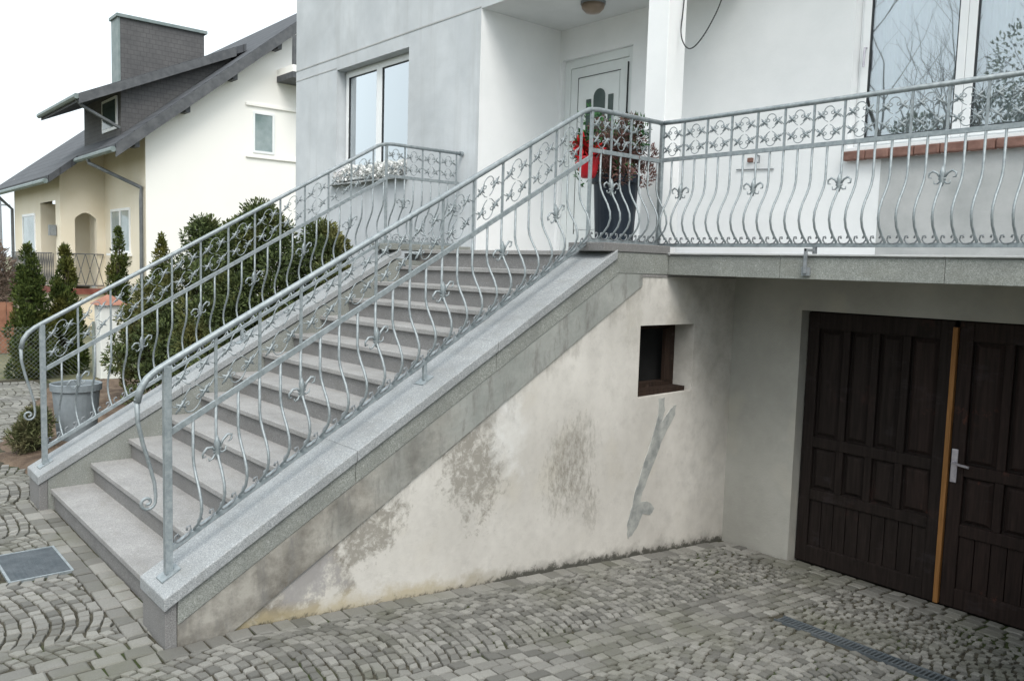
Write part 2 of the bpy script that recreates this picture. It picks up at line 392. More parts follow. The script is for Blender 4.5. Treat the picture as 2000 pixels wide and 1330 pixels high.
BED = [(-3.38, .30), (-4.1, .27), (-5.0, .05), (-5.6, .14), (-9.7, 1.45), (-9.7, 4.27), (-3.38, 4.27)]
def inbed(x, y):
    c = False; n = len(BED)
    for i in range(n):
        (xa, ya), (xb, yb) = BED[i], BED[(i+1) % n]
        if (ya > y) != (yb > y) and x < (xb-xa)*(y-ya)/(yb-ya)+xa: c = not c
    return c
bed = MB(); nx, ny = 60, 40
xs = np.linspace(-9.8, -3.38, nx); ys = np.linspace(0, 4.27, ny)
for i in range(nx):
    for j in range(ny):
        x, y = xs[i], ys[j]
        # height falls to below paving at the border
        d = min(math.hypot(x-(xa+(xb-xa)*t), y-(ya+(yb-ya)*t)) for (xa, ya), (xb, yb) in zip(BED[:5], BED[1:5]) for t in np.linspace(0, 1, 7))
        h = min(1, d/.35)*(.07+.03*math.sin(x*5.1)*math.sin(y*6.3)) + random.uniform(-.012, .012)
        bed.v.append((x, y, h if inbed(x, y) else -.028))
for i in range(nx-1):
    for j in range(ny-1):
        a = i*ny+j; q = (a, a+ny, a+ny+1, a+1)
        if any(bed.v[k][2] > -.02 for k in q): bed.f.append(q)
tag(bed.build('garden_soil', MAT['soil'], smooth=True), kind='structure')

# setts: every stone a small bevelled block
STN = []      # list of (4 corners (x,y), tone)
HOLES = [(-2.05, -1.45, -.48, -.09), (1.40, 3.9, 3.50, 3.66)]
def add_sett(q, rect, big=False):
    q = [(min(max(x, rect[0]), rect[1]), min(max(y, rect[2]), rect[3])) for x, y in q]
    ar = .5*abs(sum(q[i][0]*q[(i+1) % 4][1]-q[(i+1) % 4][0]*q[i][1] for i in range(4)))
    if ar < .0013: return
    cx = sum(p[0] for p in q)/4; cy = sum(p[1] for p in q)/4
    for h in HOLES:
        if h[0]-.012 < cx < h[1]+.012 and h[2]-.012 < cy < h[3]+.012: return
    if inbed(cx, cy) or inbed(cx+.04, cy+.05): return
    j = .0062+(.006*min(1, max(0, (cy-3.2)/1.2)) if cx > .2 else 0); out = []
    for (x, y) in q:
        dx, dy = cx-x, cy-y; L = math.hypot(dx, dy)+1e-6
        k = (j*1.25+random.uniform(-.003, .005))/L
        out.append((x+dx*k+random.uniform(-.0055, .0055), y+dy*k+random.uniform(-.0055, .0055)))
    STN.append((out, random.random()))
def grid_rows(rect, along, pw, pl):   # straight courses; along='x' or 'y'
    x0, x1, y0, y1 = rect
    if along == 'x':
        n = max(1, round((y1-y0)/pw)); w = (y1-y0)/n
        for k in range(n):
            x = x0 - random.uniform(0, pl)
            while x < x1:
                l = pl*random.uniform(.75, 1.25)
                add_sett([(x, y0+k*w), (x+l, y0+k*w), (x+l, y0+k*w+w), (x, y0+k*w+w)], rect); x += l
    else:
        n = max(1, round((x1-x0)/pw)); w = (x1-x0)/n
        for k in range(n):
            y = y0 - random.uniform(0, pl)
            while y < y1:
                l = pl*random.uniform(.75, 1.25)
                add_sett([(x0+k*w, y), (x0+k*w+w, y), (x0+k*w+w, y+l), (x0+k*w, y+l)], rect); y += l
def scallop(rect, W, sag, pw, xo):    # segmental arcs side by side
    x0, x1, y0, y1 = rect
    def h(x):
        t = ((x-xo)/W) % 1.0; t = 2*t-1
        return sag*math.sqrt(1.3-t*t)+.012*math.sin(x*7.3)
    k = int((y0-sag*1.1)/pw)-1
    while k*pw < y1:
        x = x0 - random.uniform(0, pw)
        while x < x1:
            l = pw*random.uniform(.82, 1.22)
            sl = abs(h(x+l)-h(x))/l; l2 = l/math.sqrt(1+sl*sl*.8)
            j = random.uniform(-.012, .012)
            dx = max(-.03, min(.03, -(h(x+l2)-h(x))*.4))
            add_sett([(x, k*pw+h(x)), (x+l2, k*pw+h(x+l2)), (x+l2+dx+j, (k+1)*pw+h(x+l2+dx+j)), (x+dx+j, (k+1)*pw+h(x+dx+j))], rect); x += l2
        k += 1
grid_rows((-3.36, -.22, -.12, .098), 'x', .109, .155)
grid_rows((-.22, .0, -2.6, -.008), 'y', .11, .16)
grid_rows((.0, .13, -2.6, 4.72), 'y', .12, .13)
scallop((-3.36, -.22, -2.6, -.12), .98, .21, .070, -3.36)
scallop((-5.4, -3.36, -2.6, 1.4), .98, .21, .078, -3.36)
scallop((-10.6, -5.4, -2.6, 1.4), .98, .21, .105, -3.36)
scallop((.13, .93, -2.4, 4.72), .80, .20, .066, .13)
grid_rows((.93, 1.37, -2.2, 4.72), 'y', .08, .115)
scallop((1.37, 4.2, -2.0, 4.72), .86, .20, .066, 1.37)
grid_rows((.02, 4.2, 4.72, 4.955), 'x', .10, .14)
grid_rows((.66, 3.05, 4.955, 5.07), 'x', .11, .14)
def stone_mesh(q):
    cx = sum(p[0] for p in q)/4; cy = sum(p[1] for p in q)/4
    dz = random.uniform(-.003, .004); tx, ty = random.uniform(-.03, .03), random.uniform(-.03, .03)
    zz = lambda x, y, o: gz(x, y)+o+dz+tx*(x-cx)+ty*(y-cy)
    V = []
    for o, k in ((-.03, -.02), (-.005, 0), (.002, .11)):
        for (x, y) in q:
            px, py = x+(cx-x)*k, y+(cy-y)*k; V.append((px, py, zz(px, py, o)))
    V.append((cx, cy, zz(cx, cy, .003)))
    F = []
    for lv in (0, 4):
        for i in range(4): F.append((lv+i, lv+(i+1) % 4, lv+4+(i+1) % 4, lv+4+i))
    F += [(8, 9, 12, 12), (9, 10, 12, 12), (10, 11, 12, 12), (11, 8, 12, 12)]
    return V, F
def projarea(q):
    pts = []
    for (x, y) in q:
        d = Vector((x, y, gz(x, y)))-CAM; z = d.dot(fwd)
        if z < .2: return 0
        pts.append((d.dot(rgt)/z*1610, d.dot(upv)/z*1610))
    cx = sum(p[0] for p in pts)/4; cy = sum(p[1] for p in pts)/4
    if abs(cx) > 1000 or cy < -665: return 0
    return .5*abs(sum(pts[i][0]*pts[(i+1) % 4][1]-pts[(i+1) % 4][0]*pts[i][1] for i in range(4)))
order = sorted(range(len(STN)), key=lambda i: -projarea(STN[i][0]))
sv, sf, st_ = [], [], []
for rank, i in enumerate(order):
    q, tone = STN[i]; V, F = stone_mesh(q)
    if rank < 300:
        me = bpy.data.meshes.new('sett'); me.from_pydata(V, [], [tuple(dict.fromkeys(f)) for f in F]); me.materials.append(MAT['sett'])
        a = me.attributes.new('tone', 'FLOAT', 'FACE'); a.data.foreach_set('value', [tone]*len(F))
        link('sett', me, paving)
    else:
        o = len(sv); sv += V; sf += [tuple(o+k for k in dict.fromkeys(f)) for f in F]; st_ += [tone]*len(F)
me = bpy.data.meshes.new('setts'); me.from_pydata(sv, [], sf); me.materials.append(MAT['sett'])
a = me.attributes.new('tone', 'FLOAT', 'FACE'); a.data.foreach_set('value', st_)
tag(link('setts', me, paving), kind='stuff')

# ------------------------------------------------------------------ staircase
RI, TR, Y0, NS = .169, .2955, .078, 13
SL = .570
capz = lambda y: .284+SL*y
XI, XL0, XL1 = -.375, -3.0, -3.375     # inner faces of the cheeks
stair = thing('staircase', 'wide grey granite outdoor staircase with sloping stone cheeks up to the front door', 'staircase', (-1.69, 0, 0))
for n in range(1, NS):
    yy = Y0+(n-1)*TR
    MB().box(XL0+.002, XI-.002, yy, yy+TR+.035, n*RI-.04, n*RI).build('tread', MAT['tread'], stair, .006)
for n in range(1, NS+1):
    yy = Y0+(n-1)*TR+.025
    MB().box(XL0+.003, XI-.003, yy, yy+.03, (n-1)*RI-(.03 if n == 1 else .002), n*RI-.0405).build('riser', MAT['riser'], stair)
YT = Y0+12*TR      # landing edge
YK = 3.335         # where the cheeks meet the landing
def cheek_body(xa, xb, name, mat, hole=None):
    # solid core up to the underside of the caps
    m = MB()
    if hole is None:
        m.prism([(.06, -.05), (3.6, -.3), (4.27, -.3), (4.27, 2.02), (YK+.05, 2.02), (.06, capz(.06)-.09)], 'x', xa, xb)
    return m
# right side wall (plane x = -.012) around the cellar window opening
WX = -.012; hy0, hy1, hz0, hz1 = 3.70, 4.40, 1.02, 1.608
top = lambda y: min(capz(y)-.19, 2.025)
m = MB()
yk = (2.025+.19-.284)/SL
m.quad((WX, .05, -.06), (WX, hy0, -.45), (WX, hy0, 2.025), (WX, yk, 2.025), (WX, .05, top(.05)))
m.quad((WX, hy0, -.45), (WX, hy1, -.5), (WX, hy1, hz0+.012), (WX, hy0, hz0))
m.quad((WX, hy0, hz1), (WX, hy1, hz1), (WX, hy1, 2.025), (WX, hy0, 2.025))
m.quad((WX, hy1, -.5), (WX, 4.99, -.55), (WX, 4.99, 2.025), (WX, hy1, 2.025))
for q in ([(hy0, hz0), (hy1, hz0+.012)], [(hy1, hz0+.012), (hy1, hz1)], [(hy1, hz1), (hy0, hz1)], [(hy0, hz1), (hy0, hz0)]):
    (a, c), (b_, d) = q; m.quad((WX, a, c), (WX, b_, d), (WX-.24, b_, d), (WX-.24, a, c))
m.build('side_wall', MAT['stair_plaster'], stair)
# weathered render band under the stone edge
m = MB(); m.prism([(.062, -.04), (.30, -.04), (yk+.30, 1.93), (yk+.30, 2.02), (yk, 2.02), (.062, top(.062))], 'x', WX-.02, WX+.012)
m.build('render_band', MAT['band'], stair)
# stone edge (fascia) pieces and caps
cuts = [.062, 1.12, 2.20, YK]
for a, b_ in zip(cuts[:-1], cuts[1:]):
    last = b_ == YK
    MB().prism([(a+.002, capz(a)-.205), (b_-.002+(.055 if last else 0), capz(b_)-.205+(.03 if last else 0)), (b_-.002, capz(b_)-.072), (a+.002, capz(a)-.072)], 'x', WX+.001, .004).build('fascia_stone', MAT['fascia'], stair, .003)
for (xa, xb) in ((XI-.012, .022), (XL1-.022, XL0+.012)):
    cc = [-.012, 1.12, 2.20, YK+.03]
    for a, b_ in zip(cc[:-1], cc[1:]):
        MB().prism([(a+.0015, capz(a)-.07), (b_-.0015, capz(b_)-.07), (b_-.0015, capz(b_)), (a+.0015, capz(a))], 'x', xa, xb).build('cap_stone', MAT['cap'], stair, .006)
# front end stones of both cheeks, cheek cores
for (xa, xb) in ((XI, .001), (XL1, XL0)):
    MB().prism([(0, -.06), (.06, -.06), (.06, capz(.06)-.071), (0, capz(0)-.071)], 'x', xa, xb).build('end_stone', MAT['riser'], stair, .004)
MB().prism([(.061, -.05), (3.45, -.3), (3.45, 2.02), (yk, 2.02), (.061, capz(.061)-.075)], 'x', XI, WX-.03).build('cheek_core', MAT['fascia'], stair)
MB().prism([(.061, -.05), (4.27, -.05), (4.27, 2.02), (YK, 2.10), (.061, capz(.061)-.075)], 'x', XL1, XL0).build('cheek_core', MAT['fascia'], stair)
# landing: floor slab, front stones, kerbs
MB().box(XL1, -.004, YT+.03, 5.44, 2.0, 2.160).build('landing_slab', MAT['floor_stone'], stair)
for k in range(4):
    a = XL0 + (XI-XL0)*k/4
    MB().box(a+.0015, a+(XI-XL0)/4-.0015, YT, YT+.42, 2.1605, 2.20).build('landing_stone', MAT['tread'], stair, .005)
    for j in range(3):
        MB().box(a+.0015, a+(XI-XL0)/4-.0015, YT+.423+j*.46, YT+.88+j*.46, 2.1605, 2.197).build('floor_stone', MAT['floor_stone'], stair, .003)
MB().prism([(YK+.005, 2.021), (3.995, 2.021), (3.995, 2.185), (YK+.005, 2.185)], 'x', WX+.001, .003).build('fascia_stone', MAT['fascia'], stair, .003)
MB().box(XI, .012, YK-.12, 4.0, 2.186, 2.252).build('kerb_stone', MAT['riser'], stair, .006)
MB().box(XL1, XL0, YK-.12, 4.275, 2.186, 2.252).build('kerb_stone', MAT['fascia'], stair, .006)
# mortar repair of the crack below the cellar window
def yz(pts, x=WX+.004): return [(p_[0], p_[1]) for p_ in pts]
crack = [(4.02, 1.01), (4.09, 1.0), (4.10, .90), (4.07, .80), (4.18, .90), (4.25, .93), (4.24, .85), (4.10, .66), (4.02, .52), (3.93, .36), (3.86, .24), (3.84, .16), (3.96, .13), (4.02, .07), (3.97, .02), (3.88, .05), (3.82, -.03), (3.76, -.10), (3.70, -.12), (3.69, -.02), (3.73, .10), (3.76, .22), (3.82, .36), (3.90, .56), (3.97, .72), (4.02, .88)]
cr2 = []
for i in range(len(crack)):
    a, b_ = crack[i], crack[(i+1) % len(crack)]
    for t in (0, .33, .66):
        cr2.append((a[0]+(b_[0]-a[0])*t+random.uniform(-.008, .008)-.05, a[1]+(b_[1]-a[1])*t+random.uniform(-.008, .008)))
tag(MB().prism(cr2[::-1], 'x', WX-.002, WX+.004).build('mortar_patch', MAT['mortar'], stair), 'grey forked mortar patch over a crack')
# cellar window
cw = MB().box(WX-.25, WX-.20, hy0, hy0+.07, hz0, hz1).box(WX-.25, WX-.20, hy1-.09, hy1, hz0, hz1).box(WX-.25, WX-.20, hy0+.07, hy1-.09, hz1-.05, hz1).box(WX-.25, WX-.17, hy0+.07, hy1-.09, hz0, hz0+.09).build('cellar_window', MAT['frame_wood'], stair, .004)
MB().box(WX-.20, WX-.165, hy1-.17, hy1-.09, hz0+.09, hz1-.05).build('sash', MAT['frame_wood'], cw)
MB().box(WX-.19, WX-.05, hy0+.004, hy1-.03, hz0+.006, hz0+.05).build('sill_board', MAT['frame_wood'], cw)
MB().box(WX-.32, WX-.30, hy0-.1, hy1+.1, hz0-.1, hz1+.1).build('cellar_back', MAT['black'], cw)

# ------------------------------------------------------------------ the house
house = thing('house', 'white and grey rendered house with recessed front door, balcony and garage', 'house', (-1, 5, 0))
YA, YB, YG = 4.28, 5.47, 4.97
XC0, XN, CE = -7.31, -2.914, 4.805
def wall_y(name, mat, y, x0, x1, z0, z1, holes, depth, parent=None, back=False):
    """wall face in the plane y with openings (hx0,hx1,hz0,hz1) and their reveals"""
    m = MB(); xs = sorted({x0, x1, *[h[0] for h in holes], *[h[1] for h in holes]}); zs = sorted({z0, z1, *[h[2] for h in holes], *[h[3] for h in holes]})
    for a, b_ in zip(xs[:-1], xs[1:]):
        for c, d in zip(zs[:-1], zs[1:]):
            if any(h[0] <= a and b_ <= h[1] and h[2] <= c and d <= h[3] for h in holes): continue
            m.quad((a, y, c), (b_, y, c), (b_, y, d), (a, y, d))
    for (a, b_, c, d) in holes:
        e = y+depth
        m.quad((a, y, c), (a, y, d), (a, e, d), (a, e, c)); m.quad((b_, y, d), (b_, y, c), (b_, e, c), (b_, e, d))
        m.quad((a, y, d), (b_, y, d), (b_, e, d), (a, e, d)); m.quad((b_, y, c), (a, y, c), (a, e, c), (b_, e, c))
    o = m.build(name, mat, parent or house)
    bm_merge(o); return o
def bm_merge(o):
    import bmesh
    bm = bmesh.new(); bm.from_mesh(o.data); bmesh.ops.remove_doubles(bm, verts=bm.verts, dist=1e-4); bm.to_mesh(o.data); bm.free()
LW = (-6.085, -4.31, 3.135, 4.65)
RW = (.694, 2.75, 3.14, 4.72)
DR = (-2.868, -1.788, 2.19, 4.46)
GD = (.655, 3.06, -.6, 1.757)
wall_y('front_wall', MAT['grey_render'], YA, XC0, XN, -.1, 7.6, [LW], .2)
m = MB().quad((XC0, YA, -.1), (XC0, YA, 7.6), (XC0, 12, 7.6), (XC0, 12, -.1)); m.build('side_wall', MAT['grey_render'], house)
MB().quad((XN, YA, 2.0), (XN, YB+.002, 2.0), (XN, YB+.002, CE), (XN, YA, CE)).build('niche_wall', MAT['white_side'], house)
wall_y('back_wall', MAT['white_paint'], YB, XN, -.35, 2.0, CE, [DR], .10)
wall_y('terrace_wall', MAT['white_paint'], YB, -.35, 7, 2.0, 7.6, [RW], .16)
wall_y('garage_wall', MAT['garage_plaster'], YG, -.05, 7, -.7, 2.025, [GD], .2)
MB().box(XN, -.35, YA+.001, YB+.2, CE, CE+.12).build('niche_ceiling', MAT['ceiling'], house)
m = MB().quad((XN+.0, YA, CE), (-.35, YA, CE), (-.35, YA, 7.6), (XN, YA, 7.6)).quad((-.35, YA, CE), (-.35, YB+.2, CE), (-.35, YB+.2, 7.6), (-.35, YA, 7.6))
m.build('upper_wall', MAT['grey_render'], house)
MB().box(-.577, -.349, 4.29, 4.525, 2.19, CE+.002).build('column', MAT['white_side'], house, .004)
MB().box(XC0-.7, 7.6, YA-.6, 13, 7.6, 7.8).build('roof', MAT['n_roof'], house)
MB().box(XC0, XN+.0, YA-.006, YA, 4.816, 4.832).build('groove_strip', MAT['raw_render'], house)
MB().box(XC0, LW[0], YA-.005, YA, 4.672, 4.684).build('groove_strip', MAT['raw_render'], house)
# unpainted render below the terrace window
MB().box(1.0, 7, YB-.002, YB+.001, 2.2, 3.028).build('bare_render', MAT['raw_render'], house)
# added unseen wall right of the doors, there to shade the garage recess
MB().prism([(2.35, -.6), (YG-.002, -.6), (YG-.002, 2.015), (4.02, 2.015), (2.35, 1.25)], 'x', 3.30, 3.60).build('added_shade_wall', MAT['garage_plaster'], house, .01)
# balcony slab with its edge stones
MB().box(.006, 7, 4.006, YB, 2.026, 2.183).build('balcony_slab', MAT['raw_render'], house)
for a, b_ in ((.0045, 1.02), (1.02, 2.16), (2.16, 3.4), (3.4, 4.7)):
    MB().box(a+.0015, b_-.0015, 3.99, 4.0055, 2.02, 2.172).build('edge_stone', MAT['fascia'], house, .003)
    MB().box(a+.0015, b_-.0015, 3.972, 4.3, 2.1835, 2.197).build('edge_tile', MAT['raw_render'], house, .003)

# windows
def sash(parent, x0, x1, z0, z1, y, fw=.065, gm='glass'):
    f = MB().box(x0, x0+fw, y, y+.055, z0, z1).box(x1-fw, x1, y, y+.055, z0, z1).box(x0+fw, x1-fw, y, y+.055, z1-fw, z1).box(x0+fw, x1-fw, y, y+.055, z0, z0+fw).build('sash', MAT['pvc'], parent, .006)
    g_ = .009; a, b_, c, d = x0+fw, x1-fw, z0+fw, z1-fw
    MB().box(a, a+g_, y+.008, y+.03, c, d).box(b_-g_, b_, y+.008, y+.03, c, d).box(a+g_, b_-g_, y+.008, y+.03, d-g_, d).box(a+g_, b_-g_, y+.008, y+.03, c, c+g_).build('seal', MAT['gasket'], parent)
    MB().box(a+.001, b_-.001, y+.022, y+.028, c+.001, d-.001).build('pane', MAT[gm], parent)
    return f
def window(hole, y, parts, depth, label=None, gm='glass'):
    x0, x1, z0, z1 = hole; fr = .05; yy = y+depth
    w_ = MB().box(x0+.001, x0+fr, yy, yy+.06, z0, z1-.001).box(x1-fr, x1-.001, yy, yy+.06, z0, z1-.001).box(x0+fr, x1-fr, yy, yy+.06, z1-fr, z1-.001).box(x0+fr, x1-fr, yy, yy+.06, z0, z0+fr).build('window', MAT['pvc'], house, .005)
    if label: w_['label'] = label
    for a, b_ in parts: sash(w_, a, b_, z0+.028, z1-.028, yy-.02, gm=gm)
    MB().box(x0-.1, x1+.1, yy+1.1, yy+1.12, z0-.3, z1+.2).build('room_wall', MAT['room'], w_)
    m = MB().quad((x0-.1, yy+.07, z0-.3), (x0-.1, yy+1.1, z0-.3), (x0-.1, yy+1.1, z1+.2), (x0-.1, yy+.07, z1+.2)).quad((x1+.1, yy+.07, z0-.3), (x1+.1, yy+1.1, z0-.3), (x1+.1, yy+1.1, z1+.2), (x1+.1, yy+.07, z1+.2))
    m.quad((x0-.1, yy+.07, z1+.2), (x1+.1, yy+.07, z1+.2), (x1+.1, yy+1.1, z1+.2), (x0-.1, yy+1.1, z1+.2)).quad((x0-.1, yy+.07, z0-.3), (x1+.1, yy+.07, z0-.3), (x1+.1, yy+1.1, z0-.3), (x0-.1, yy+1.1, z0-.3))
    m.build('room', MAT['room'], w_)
    return w_
def curtain(parent, x0, x1, y, z0, z1, amp=.018, per=.075):
    m = MB(); n = int((x1-x0)/.012); ph = random.uniform(0, 6)
    for i in range(n+1):
        x = x0+(x1-x0)*i/n; yo = y+amp*math.sin(2*math.pi*x/per+ph)+amp*.6*math.sin(x*31+ph*2)
        m.v += [(x, yo, z0), (x, yo+.008*math.sin(x*17), z1)]
    for i in range(n): m.f.append((2*i, 2*i+2, 2*i+3, 2*i+1))
    return m.build('curtain', MAT['curtain'], parent, smooth=True)
mid = (LW[0]+LW[1])/2
wl = window(LW, YA, [(LW[0]+.028, mid-.001), (mid+.001, LW[1]-.028)], .15, 'two light white window in the grey wall')
curtain(wl, LW[0]+.34, LW[1]-.06, YA+.27, LW[2]+.02, LW[3])
MB().prism([(YA-.09, 3.085), (YA+.15, 3.10), (YA+.15, 3.132), (YA-.09, 3.105)], 'x', LW[0]-.09, LW[1]+.03).build('window_sill', MAT['raw_render'], wl, .003)
wr = window(RW, YB, [(RW[0]+.028, 1.567), (1.569, 2.44), (2.442, RW[1]-.028)], .11, 'wide white terrace window with sheer curtain', 'glass_clear')
curtain(wr, RW[0]+.06, RW[1]-.06, YB+.24, RW[2]+.02, RW[3], .02, .06)
x = .69
sillp = MB().box(.69, 3.0, YB-.02, YB+.11, 3.112, 3.139).build('window_sill', MAT['pvc'], wr, .003)
k = 0
while x < 3.0:
    MB().box(x+.002, min(x+.198, 3.0), YB-.075, YB-.003+.0, 3.03+random.uniform(-.002, .002), 3.105+random.uniform(-.002, .002)).build('sill_brick', MAT['brick_sill'], wr, .012); x += .2
MB().tube([(RW[0]+.075, YB+.08, 3.98), (RW[0]+.075, YB+.05, 3.98), (RW[0]+.075, YB+.045, 3.82)], .009, 6).build('handle', MAT['steel'], wr)

# front door
door = MB().box(DR[0]+.001, DR[0]+.09, YB+.05, YB+.11, 2.2, DR[3]-.001).box(DR[1]-.09, DR[1]-.001, YB+.05, YB+.11, 2.2, DR[3]-.001).box(DR[0]+.09, DR[1]-.09, YB+.05, YB+.11, DR[3]-.10, DR[3]-.001).build('front_door', MAT['door_white'], house, .005)
d0, d1 = DR[0]+.095, DR[1]-.095
leaf = MB().box(d0, d1, YB+.06, YB+.10, 2.21, DR[3]-.106).build('door_leaf', MAT['door_white'], door, .003)
MB().box(d1+.0005, d1+.0045, YB+.03, YB+.052, 2.25, 4.30).box(d0+.12, d0+.126, YB+.052, YB+.0605, 2.45, 4.24).box(d0+.126, d1-.12, YB+.052, YB+.0605, 4.234, 4.24).build('door_groove', MAT['gasket'], door)
MB().box(d0+.13, d1-.13, YB+.050, YB+.0595, 2.5, 4.22).build('door_panel', MAT['door_white'], door, .004)
def arch(x0, x1, z0, z1, y, rnd=True):
    pts = [(x0, z0), (x1, z0)]
    r = (x1-x0)/2; c = (x0+x1)/2
    if rnd: pts += [(c+r*math.cos(t), z1-r+r*math.sin(t)) for t in np.linspace(0, math.pi, 13)]
    else: pts += [(x1, z1), (x0, z1)]
    return MB().prism(pts, 'y', y-.006, y+.004)
arch(-2.39, -2.215, 3.22, 4.075, YB+.049).build('door_light', MAT['dark_glass'], door)
arch(-2.505, -2.43, 3.30, 3.975, YB+.049, False).build('door_light', MAT['dark_glass'], door)
arch(-2.165, -2.09, 3.30, 3.99, YB+.049, False).build('door_light', MAT['dark_glass'], door)
MB().tube([(d1-.06, YB+.05, 3.22), (d1-.06, YB+.0, 3.22), (d1-.18, YB-.005, 3.22)], .011, 6).build('door_handle', MAT['steel'], door)

# garage doors: two leaves of frame, panels and boards
gd = thing('garage_door', 'dark brown two leaf timber garage door with orange strip between leaves', 'garage door', (1.85, YG+.1, -.4))
YD = YG+.10
def leafdoor(x0, x1, mat):
    zb, zt = -.395, 1.745
    lf = MB()
    W_ = x1-x0; s = .10
    zr = [zb, zb+.15, zb+.55, zb+.64, zb+1.0, zb+1.09, zt-.14, zt]
    lf.box(x0, x0+s, YD, YD+.05, zb, zt).box(x1-s, x1, YD, YD+.05, zb, zt)
    for a, b_ in ((zr[0], zr[1]), (zr[2], zr[3]), (zr[4], zr[5]), (zr[6], zr[7])): lf.box(x0+s, x1-s, YD, YD+.05, a, b_)
    n = 4; pw = (W_-2*s)/n
    for k in range(1, n): lf.box(x0+s+k*pw-.03, x0+s+k*pw+.03, YD, YD+.049, zr[3], zr[4]); 
    for k in range(1, n): lf.box(x0+s+k*pw-.03, x0+s+k*pw+.03, YD, YD+.049, zr[5], zr[6])
    L = lf.build('door_leaf', mat, gd, .006)
    MB().box(x0+.02, x1-.02, YD+.035, YD+.045, zb+.02, zt-.02).build('backing_board', MAT['garage_wood'], L)
    for (za, zc) in ((zr[3], zr[4]), (zr[5], zr[6])):
        for k in range(n):
            a = x0+s+k*pw+(.03 if k else 0); b_ = x0+s+(k+1)*pw-(.03 if k < n-1 else 0)
            p_ = MB().hexa([(a+.012, YD+.035, za+.012), (b_-.012, YD+.035, za+.012), (b_-.04, YD+.014, za+.04), (a+.04, YD+.014, za+.04),
                            (a+.012, YD+.035, zc-.012), (b_-.012, YD+.035, zc-.012), (b_-.04, YD+.014, zc-.04), (a+.04, YD+.014, zc-.04)])
            worn = mat is MAT['garage_worn'] or random.random() < .15
            p_.build('panel', MAT['garage_worn'] if (worn and za < 1.0) else MAT['garage_wood'], L)
    nb = 9; bw = (W_-2*s)/nb
    for k in range(nb):
        MB().box(x0+s+k*bw+.003, x0+s+(k+1)*bw-.003, YD+.016, YD+.036, zr[1]-.005, zr[2]+.005).build('board', mat, L, .003)
    return L
leafdoor(GD[0]+.012, 1.835, MAT['garage_wood'])
leafdoor(1.868, GD[1]-.012, MAT['garage_worn'])
tag(MB().box(1.828, 1.864, YD-.022, YD+.02, -.39, 1.70).build('cover_strip', MAT['batten'], gd, .004), 'raw orange timber strip covering the joint')
hd = MB().box(1.88, 1.925, YD-.008, YD-.0005, .55, .80).build('lock_plate', MAT['steel'], gd, .003)
MB().tube([(1.902, YD-.008, .70), (1.902, YD-.05, .70), (1.99, YD-.055, .692), (2.02, YD-.05, .688)], .010, 6).build('lever_handle', MAT['steel'], hd)
MB().box(GD[0]+.002, GD[1]-.002, YD+.052, YD+.07, -.59, 1.755).build('garage_back', MAT['black'], gd)

# ------------------------------------------------------------------ railings
def spiral(c, r, turns, a0, sgn, n=14, r1=.25):
    return [(c[0]+r*(1-(1-r1)*t)*math.cos(a0+sgn*t*turns*2*math.pi), c[1]+r*(1-(1-r1)*t)*math.sin(a0+sgn*t*turns*2*math.pi)) for t in np.linspace(0, 1, n)]
def ornament_panel(w_, h_, P):
    """scroll panel w x h: arcs with curled ends and four small leaves. P maps (u,v) to 3D"""
    m = MB(); cx = w_/2; du, dv = w_*.25, h_*.21
    for sg in (1, -1):
        cv = h_/2+sg*dv
        # arch joining the two rosettes, ends curled inwards
        arc = [(cx+du*.72*math.cos(t), cv+sg*(.012+h_*.15*math.sin(t))) for t in np.linspace(0, math.pi, 13)]
        e1 = spiral((arc[0][0]-.017, arc[0][1]), .017, .8, 0, -sg, 9); e2 = spiral((arc[-1][0]+.017, arc[-1][1]), .017, .8, math.pi, sg, 9)
        m.tube([P(*q) for q in e1[::-1]+arc[1:-1]+e2], .0036, 5)
        # counter scrolls reaching to the middle
        for sx in (-1, 1):
            u, v = cx+sx*du, cv; L = .040
            for an in (.75, 2.4):
                m.tube([P(u-L*math.cos(an), v-L*math.sin(an)), P(u, v), P(u+L*math.cos(an), v+L*math.sin(an))], [.003, .0098, .003], 4)
            m.tube([P(cx+sx*du*.16, h_/2+sg*.010), P(cx+sx*du*.45, h_/2+sg*.020), P(u, v-sg*.010)], [.003, .0036, .003], 4)
            for e in (.75, 2.4, .75+math.pi, 2.4+math.pi):
                uu, vv = u+.022*math.cos(e+.45), v+.022*math.sin(e+.45)
                m.tube([P(u, v), P(uu, vv), P(u+.031*math.cos(e), v+.031*math.sin(e))], [.003, .0052, .002], 4)
            m.tube([P(u, v), P(u+sx*.030, v-sg*.012), P(cx+sx*w_*.47, v-sg*.034)], [.003, .0045, .003], 4)
    return m
def fleur(P):
    """lily ornament; P maps (u,v)"""
    m = MB()
    m.tube([P(0, -.055), P(0, -.03), P(0, .0), P(0, .035), P(0, .075)], [.006, .016, .013, .019, .003], 6)
    m.tube([P(-.022, -.008), P(.022, -.008)], .008, 5)
    for s in (-1, 1):
        m.tube([P(s*.008, -.012), P(s*.03, .028), P(s*.058, .042), P(s*.082, .026), P(s*.080, .002), P(s*.062, .0)], [.006, .008, .008, .007, .006, .004], 5)
        m.tube([P(s*.006, -.012), P(s*.026, -.038), P(s*.046, -.038), P(s*.05, -.018)], [.005, .006, .005, .003], 5)
    return m
BEL = [(0, 0), (.035, .014), (.09, .062), (.16, .104), (.24, .124), (.32, .118), (.41, .088), (.50, .045), (.58, .014), (.66, .0), (1, 0)]
